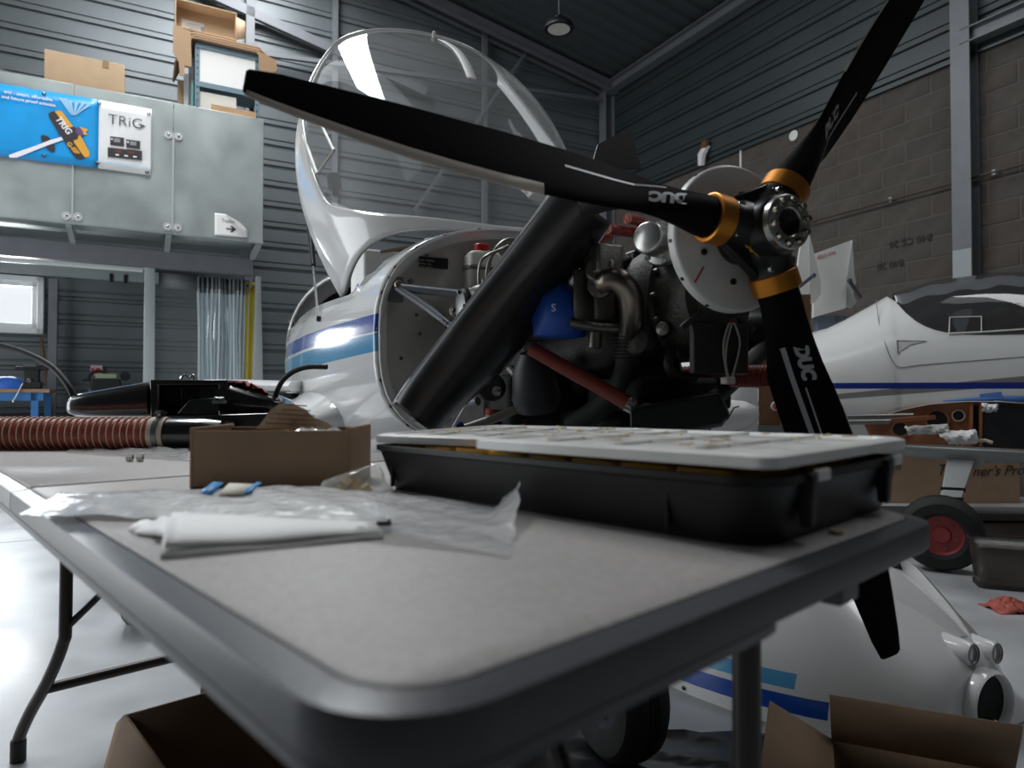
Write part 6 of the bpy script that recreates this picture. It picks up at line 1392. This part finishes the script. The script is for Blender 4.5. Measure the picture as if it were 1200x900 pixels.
# stack of flattened cardboard on the shelf, drooping at the sides
for k, (p0, p1, dz, lab) in enumerate((((207, 38), (326, 66), 0, 'lowest and widest'), ((212, 34), (322, 60), .022, 'second from the bottom'), ((214, 31), (306, 55), .044, 'topmost'))):
    a_, b_ = pq(*p0, tF + .04), pq(*p1, tF + .04); z = zS + .012 + dz; m = M(ROOM); vs = []; n = 20
    for i in range(n + 1):
        f = i / n; s = a_[0] + (b_[0] - a_[0]) * f; dr = max(0, s - s1_ - .02) + max(0, s0_ - .02 - s); dr = dr * 1.1 + 1.2 * max(0, dr - .06)
        for t in (tK - .05, tF + .05): vs.append((s, t, z - dr * (1 - .22 * k)))
    m.add(vs, [(2 * i, 2 * i + 1, 2 * i + 3, 2 * i + 2) for i in range(n)]); tag(m.obj('flattened_box', mat('flat_card_%s' % 'abc'[k], ((.30, .19, .11), (.36, .235, .14), (.40, .26, .155))[k], .9), solid=.016, off=1, smooth=0, fixn=False), 'flattened cardboard sheet on the loft shelf, %s of three' % lab, 'cardboard', 'flattened cardboard on the shelf')
# hanging side flaps at the left end
m = M(ROOM); a_ = pq(203, 30, tF + .05); b_ = pq(222, 90, tF + .05); m.prism([(0, 0), (-.15, -.02), (-.16, -.36), (-.10, -.36), (-.10, -.46), (-.06, -.46), (-.05, -.34), (0, -.25)], (a_[0], tF + .06, a_[1]), (1, 0, 0), (0, 0, 1), .012); tag(m.obj('hanging_card', MT['flat_card_b'], smooth=0), 'cardboard flap hanging down the left side of the loft shelf', 'cardboard')
m = M(ROOM); a_ = pq(298, 58, tF + .055); m.prism([(0, 0), (-.215, -.06), (-.215, -.16), (-.18, -.20), (-.16, -.33), (-.05, -.33), (-.04, -.05)], (a_[0], tF + .06, a_[1]), (1, 0, 0), (0, 0, 1), .012); tag(m.obj('hanging_card', MT['flat_card_a'], smooth=0), 'cardboard flap hanging down the right side of the loft shelf', 'cardboard')
# open box on its side on top
a_, b_ = pq(206, 2, tF + .03), pq(277, 36, tF + .03); sx0, sx1 = b_[0], a_[0]; zb = zS + .10; ztp = a_[1] + .04
ob = thing('tipped_open_box', 'open cardboard box tipped on its side, on top of the loft shelf', 'box', RM((sx0 + sx1) / 2, 1.6, zb))
for c_, d_ in ((((sx0 + sx1) / 2, 1.68, (zb + ztp) / 2), (sx1 - sx0, .008, ztp - zb)), ((sx1, 1.76, (zb + ztp) / 2), (.008, .16, ztp - zb)), ((sx0, 1.76, (zb + ztp) / 2), (.008, .16, ztp - zb)), (((sx0 + sx1) / 2, 1.76, zb), (sx1 - sx0, .16, .008)), (((sx0 + sx1) / 2, 1.76, ztp), (sx1 - sx0, .16, .008))):
    m = M(ROOM); m.box(c_, d_); m.obj('box_wall', MT['tan_cardboard'], ob)
m = M(ROOM); m.loft([[(sx0 - .0, 1.84, zb), (sx0 - .0, 1.84, ztp - .04)], [(sx0 - .08, 1.87, zb + .02), (sx0 - .08, 1.87, ztp - .08)]], False); m.obj('box_flap', MT['tan_cardboard'], ob, solid=.006)
m = M(ROOM); m.box((sx1 - .16, 1.686, zb + .09), (.20, .003, .14)); lb_ = m.obj('shipping_label', mat('label_white', (.62, .60, .57), .7), ob)
m = M(ROOM)
for k in range(5): m.box((sx1 - .17 + .0, 1.6885, zb + .04 + .022 * k), (.13 - .02 * (k % 3), .001, .005))
m.box((sx1 - .245, 1.6885, zb + .10), (.03, .001, .05)); m.obj('label_print', gy, lb_)
# binders and cartons at the left side of the shelf
for k, (x0, x1, y0, y1, col, lab) in enumerate(((209, 221, 88, 124, (.55, .40, .24), 'small tan carton'), (222, 228, 62, 124, (.70, .70, .70), 'tall white folder'), (216, 221, 84, 124, (.66, .66, .68), 'short white folder'), (224, 227, 96, 124, (.10, .30, .28), 'thin teal folder'))):
    a_, b_ = pq(x0, y0, 1.70 + .02 * k), pq(x1, y0, 1.70 + .02 * k); m = M(ROOM); m.box(((a_[0] + b_[0]) / 2, 1.56 + .06 * k, (LF + a_[1]) / 2), (a_[0] - b_[0], .05, a_[1] - LF)); tag(m.obj('carton' if k == 0 else 'folder', mat('folder_%d' % k, col, .6), bevel=.003), lab + ' standing left of the loft shelf', 'box' if k == 0 else 'folder')
a_ = pq(305, 105, 1.5); m = M(ROOM); m.box((5.69, 1.6, LF + .26), (.07, .2, .52)); tag(m.obj('folder', mat('grey_carton', (.28, .26, .23), .8)), 'grey-brown carton standing right of the loft shelf', 'box')
# ------------------------------------------------------------------ strip curtain under the loft
cur = thing('strip_curtain', 'clear PVC strip curtain gathered under the loft, grey header', 'curtain', RM(6.1, 1.36, .5))
pvc = clear('pvc_strip', (.80, .86, .88), haze=.50, rough=.12, hazecol=(.86, .94, .97), bump=.15, bs=12, fres=1.6)
pvcl = clear('pvc_flat', (.86, .90, .90), haze=.06, rough=.08, fres=1.4, bump=.1, bs=10)
sa, sb = pq(186, 330, 1.36)[0], pq(232, 330, 1.36)[0]; sc_ = pq(290, 330, 1.36)[0]
m = M(ROOM); m.loft([[(sa, 1.36, .3), (sb, 1.36, .3)], [(sa, 1.36, 2.02), (sb, 1.36, 2.02)]], False); m.obj('flat_sheet', pvcl, cur, fixn=False)
hd = mat('grey_header_band', (.13, .145, .15), .6)
m = M(ROOM); m.loft([[(sa, 1.37, 1.95), (sb, 1.37, 1.95)], [(sa, 1.37, 2.10), (sb, 1.37, 2.10)]], False); m.obj('header_band', hd, cur, solid=.004)
nst = 11
for k in range(nst):
    f0, f1 = k / nst, (k + 1.25) / nst; x0 = sb + (sc_ - sb) * f0; x1 = sb + (sc_ - sb) * f1; m = M(ROOM); ring_ = []
    for z in (.3, .9, 1.5, 1.97):
        fl = 1 + .10 * (1.97 - z); r = []
        for j in range(7): g_ = j / 6; r.append((x0 + (x1 - x0) * g_ + .01 * math.sin(z * 4 + k), 1.36 + .035 * math.sin(pi * g_ * 2 + k * 1.3) * fl + .012 * k % .03, z))
        ring_.append(r)
    m.loft(ring_, False); m.obj('strip', pvc, cur, smooth=70, fixn=False)
    m = M(ROOM); m.loft([[(p[0], p[1], z) for p in ring_[-1]] for z in (1.93, 2.09)], False); m.obj('header_band', hd, cur, solid=.004, fixn=False)
yb = pq(292.5, 380, 1.34); m = M(ROOM); m.loft([[(yb[0] + a, 1.34 + .01 * math.sin(a * 60), z) for a in (-.055, -.02, .02, .055)] for z in (.3, 1.2, 1.95, 2.02)], False); m.tube([(yb[0] - .07, 1.33, 2.06), (yb[0] + .06, 1.33, 2.07)], .018, 8); tag(m.obj('yellow_strip', mat('yellow_vinyl', (.62, .45, .02), .45), solid=.003), 'yellow vinyl strip hanging at the right edge of the strip curtain', 'strip')
# ------------------------------------------------------------------ workbench with vice, stick, cut-off saw
tb_ = 1.0
bn0, bnz = pq(58, 458, tb_); bl_ = mat('workbench_blue', (.03, .16, .42), .5); wd_ = mat('bench_wood', (.33, .19, .10), .6, n=.2, ns=8)
bench = thing('workbench', 'blue steel workbench with wooden top against the back wall, far left', 'bench', RM(bn0 + .7, .7, 0))
m = M(ROOM); m.box((bn0 + .75, .72, bnz), (1.5, .56, .035)); m.obj('bench_top', wd_, bench, bevel=.003)
for s, t in ((bn0 + .12, 1.0 - .04), (bn0 + .06, .50), (bn0 + 1.44, .96), (bn0 + 1.44, .5)):
    m = M(ROOM); m.box((s, t, bnz / 2), (.06, .05, bnz - .03)); m.obj('leg', bl_, bench)
m = M(ROOM); m.box((bn0 + .75, .97, bnz - .055), (1.4, .03, .08)); m.obj('apron', bl_, bench)
m = M(ROOM); m.box((bn0 + .6, .75, .42), (.9, .4, .5)); tag(m.obj('dark_tool_chest', blackr, bevel=.02), 'dark tool chest below the blue workbench', 'chest')
vc = thing('bench_vice', 'black bench vice with steel handle on the wooden bench top', 'vice', RM(bn0 + .2, .9, bnz + .02))
vs_, vz_ = pq(37, 440, .95)
m = M(ROOM); m.box((vs_, .9, bnz + .055), (.16, .14, .07)); m.box((vs_, .9, bnz + .13), (.12, .12, .16)); m.box((vs_, .9, bnz + .22), (.27, .06, .035)); m.obj('vice_body', black, vc, bevel=.008)
m = M(ROOM); m.box((vs_ + .02, .9, bnz + .245), (.10, .07, .02)); m.obj('vice_jaw', chrome, vc)
m = M(ROOM); m.lathe([(.022, 0), (.022, .02), (.012, .03)], (vs_ + .02, .97, bnz + .10), (0, 1, 0), 14); m.tube([(vs_ + .06, 1.02, bnz + .07), (vs_ + .13, 1.03, bnz - .10)], .005, 8); m.lathe([(.001, -.018), (.015, -.01), (.015, .01), (.001, .018)], (vs_ + .13, 1.03, bnz - .10), (0, 0, 1), 12); m.obj('vice_handle', chrome, vc)
m = M(ROOM); s_, z_ = pq(8, 452, .9); m.loft([[(s_ + a * k, .9 + b * k, bnz + .018 + z) for a, b in [(.17 * math.cos(q_ * pi / 8), .09 * math.sin(q_ * pi / 8)) for q_ in range(16)]] for k, z in ((1, 0), (1.02, .04), (.8, .09), (.3, .12))], True, True, True); tag(m.obj('blue_cover', mat('blue_vinyl', (.02, .13, .55), .45)), 'bright blue cover heaped on the workbench at the left edge', 'cover')
m = M(ROOM); m.loft([[(bn0 + .12 + .30 * i / 6, .95 - .12 * j, bnz + .02 + .012 * abs(math.sin(i * 2 + j))) for j in range(3)] for i in range(7)], False); tag(m.obj('white_rag', wc, solid=.003, fixn=False), 'white rag lying on the workbench beside the vice', 'rag')
a_, b_ = pq(46, 396, .25), pq(62, 492, .25); m = M(ROOM); dsx = (b_[0] - a_[0]) / (a_[1] - b_[1]); m.tube([(a_[0], .08, a_[1]), (a_[0] + dsx * a_[1], .55, .02)], .016, 8); tag(m.obj('wooden_stick', mat('brown_stick', (.15, .085, .04), .6)), 'brown wooden pole leaning on the ribbed wall by the bench', 'pole')
saw = thing('cut_off_saw', 'dark machine with curved hose and green plate on a stand by the back wall', 'machine', RM(pq(122, 440, .5)[0], .5, 0))
q5 = lambda px, py, t=.5: ROOM.inverted() @ RB(px, py, t)
c1, c2_ = q5(107, 447), q5(142, 450)
m = M(ROOM); m.box(((c1.x + c2_.x) / 2, .5, c1.z - .04), (abs(c1.x - c2_.x), .3, .12)); m.obj('machine_bed', black, saw, bevel=.01)
m = M(ROOM); m.box(((c1.x + c2_.x) / 2 , .5, q5(120, 441).z), (abs(c1.x - c2_.x) * .7, .22, .05)); m.obj('green_plate', mat('pale_green_plate', (.30, .36, .22), .5), saw, bevel=.004)
m = M(ROOM); m.tube([q5(104, 446), q5(105, 440), q5(110, 436), q5(117, 435), q5(124, 438), q5(127, 442)], .016, 8, smooth=5); m.obj('curved_hose', blackr, saw)
m = M(ROOM); m.tube([q5(97, 445.5), q5(106, 445.5)], .012, 8); m.lathe([(.05, 0), (.05, .03)], q5(147, 441), (0, 1, 0), 14); m.obj('handle', black, saw)
for px in (108, 140):
    m = M(ROOM); p = q5(px, 450); m.box((p.x, .5, p.z / 2 - .03), (.05, .25, p.z - .05)); m.obj('stand_leg', frame, saw)
sgn2 = thing('safety_notice', 'small red and white notice on the ribbed wall above the machine', 'sign', RM(q5(112, 438, .03).x, .03, 1.2))
a_, b_ = q5(106, 428, .03), q5(120, 441, .03); m = M(ROOM); m.box(((a_.x + b_.x) / 2, .03, (a_.z + b_.z) / 2), (abs(a_.x - b_.x), .004, abs(a_.z - b_.z))); m.obj('notice_board', mat('notice_white', (.62, .55, .54), .5), sgn2)
for px, w_ in ((108.5, .03), (115, .05)): m = M(ROOM); p = q5(px, 436, .034); m.box((p.x, .034, p.z), (w_, .002, .09)); m.obj('red_bar', redi, sgn2)
# white tapered panel lying on trestles behind the airbox
pa, pb = P(250, 450.5, 2.75), P(337, 452.5, 2.72)
wp = thing('white_tail_panel', 'thin white panel lying level on a stand behind the carbon airbox', 'panel', V((pa.x, pa.y, 0)))
m = M(); dy_ = V((.1, .28, 0)); m.loft([[p + V((0, 0, z)) + dy_ * y for y, z in ((0, .0), (.08, .020), (.5, .024), (1, 0), (.5, -.024), (.08, -.020))] for p in (pa, pb)], True, True, True); m.obj('panel_skin', white, wp, smooth=60)
for f in (.2, .75):
    p = pa.lerp(pb, f) + dy_ * .5; m = M(); m.box(V((p.x, p.y, (p.z - .03) / 2)), (.05, .2, p.z - .03)); m.obj('stand', legm, wp)
# cardboard and white tray lying in the cockpit
p = E(462, 303, -1.75); m = M(AC); m.box(V((-1.85, p.y + .02, p.z - .05)), (.30, .30, .14)); tag(m.obj('white_tray', whitem, bevel=.01), 'white tray propped in the cockpit behind the firewall', 'tray')
m = M(AC); m.box(V((-1.80, p.y + .05, p.z + .04)), (.2, .24, .012), MX.Rotation(.25, 3, 'X')); tag(m.obj('cockpit_cardboard', brown), 'torn cardboard sheet lying on the white tray in the cockpit', 'cardboard')
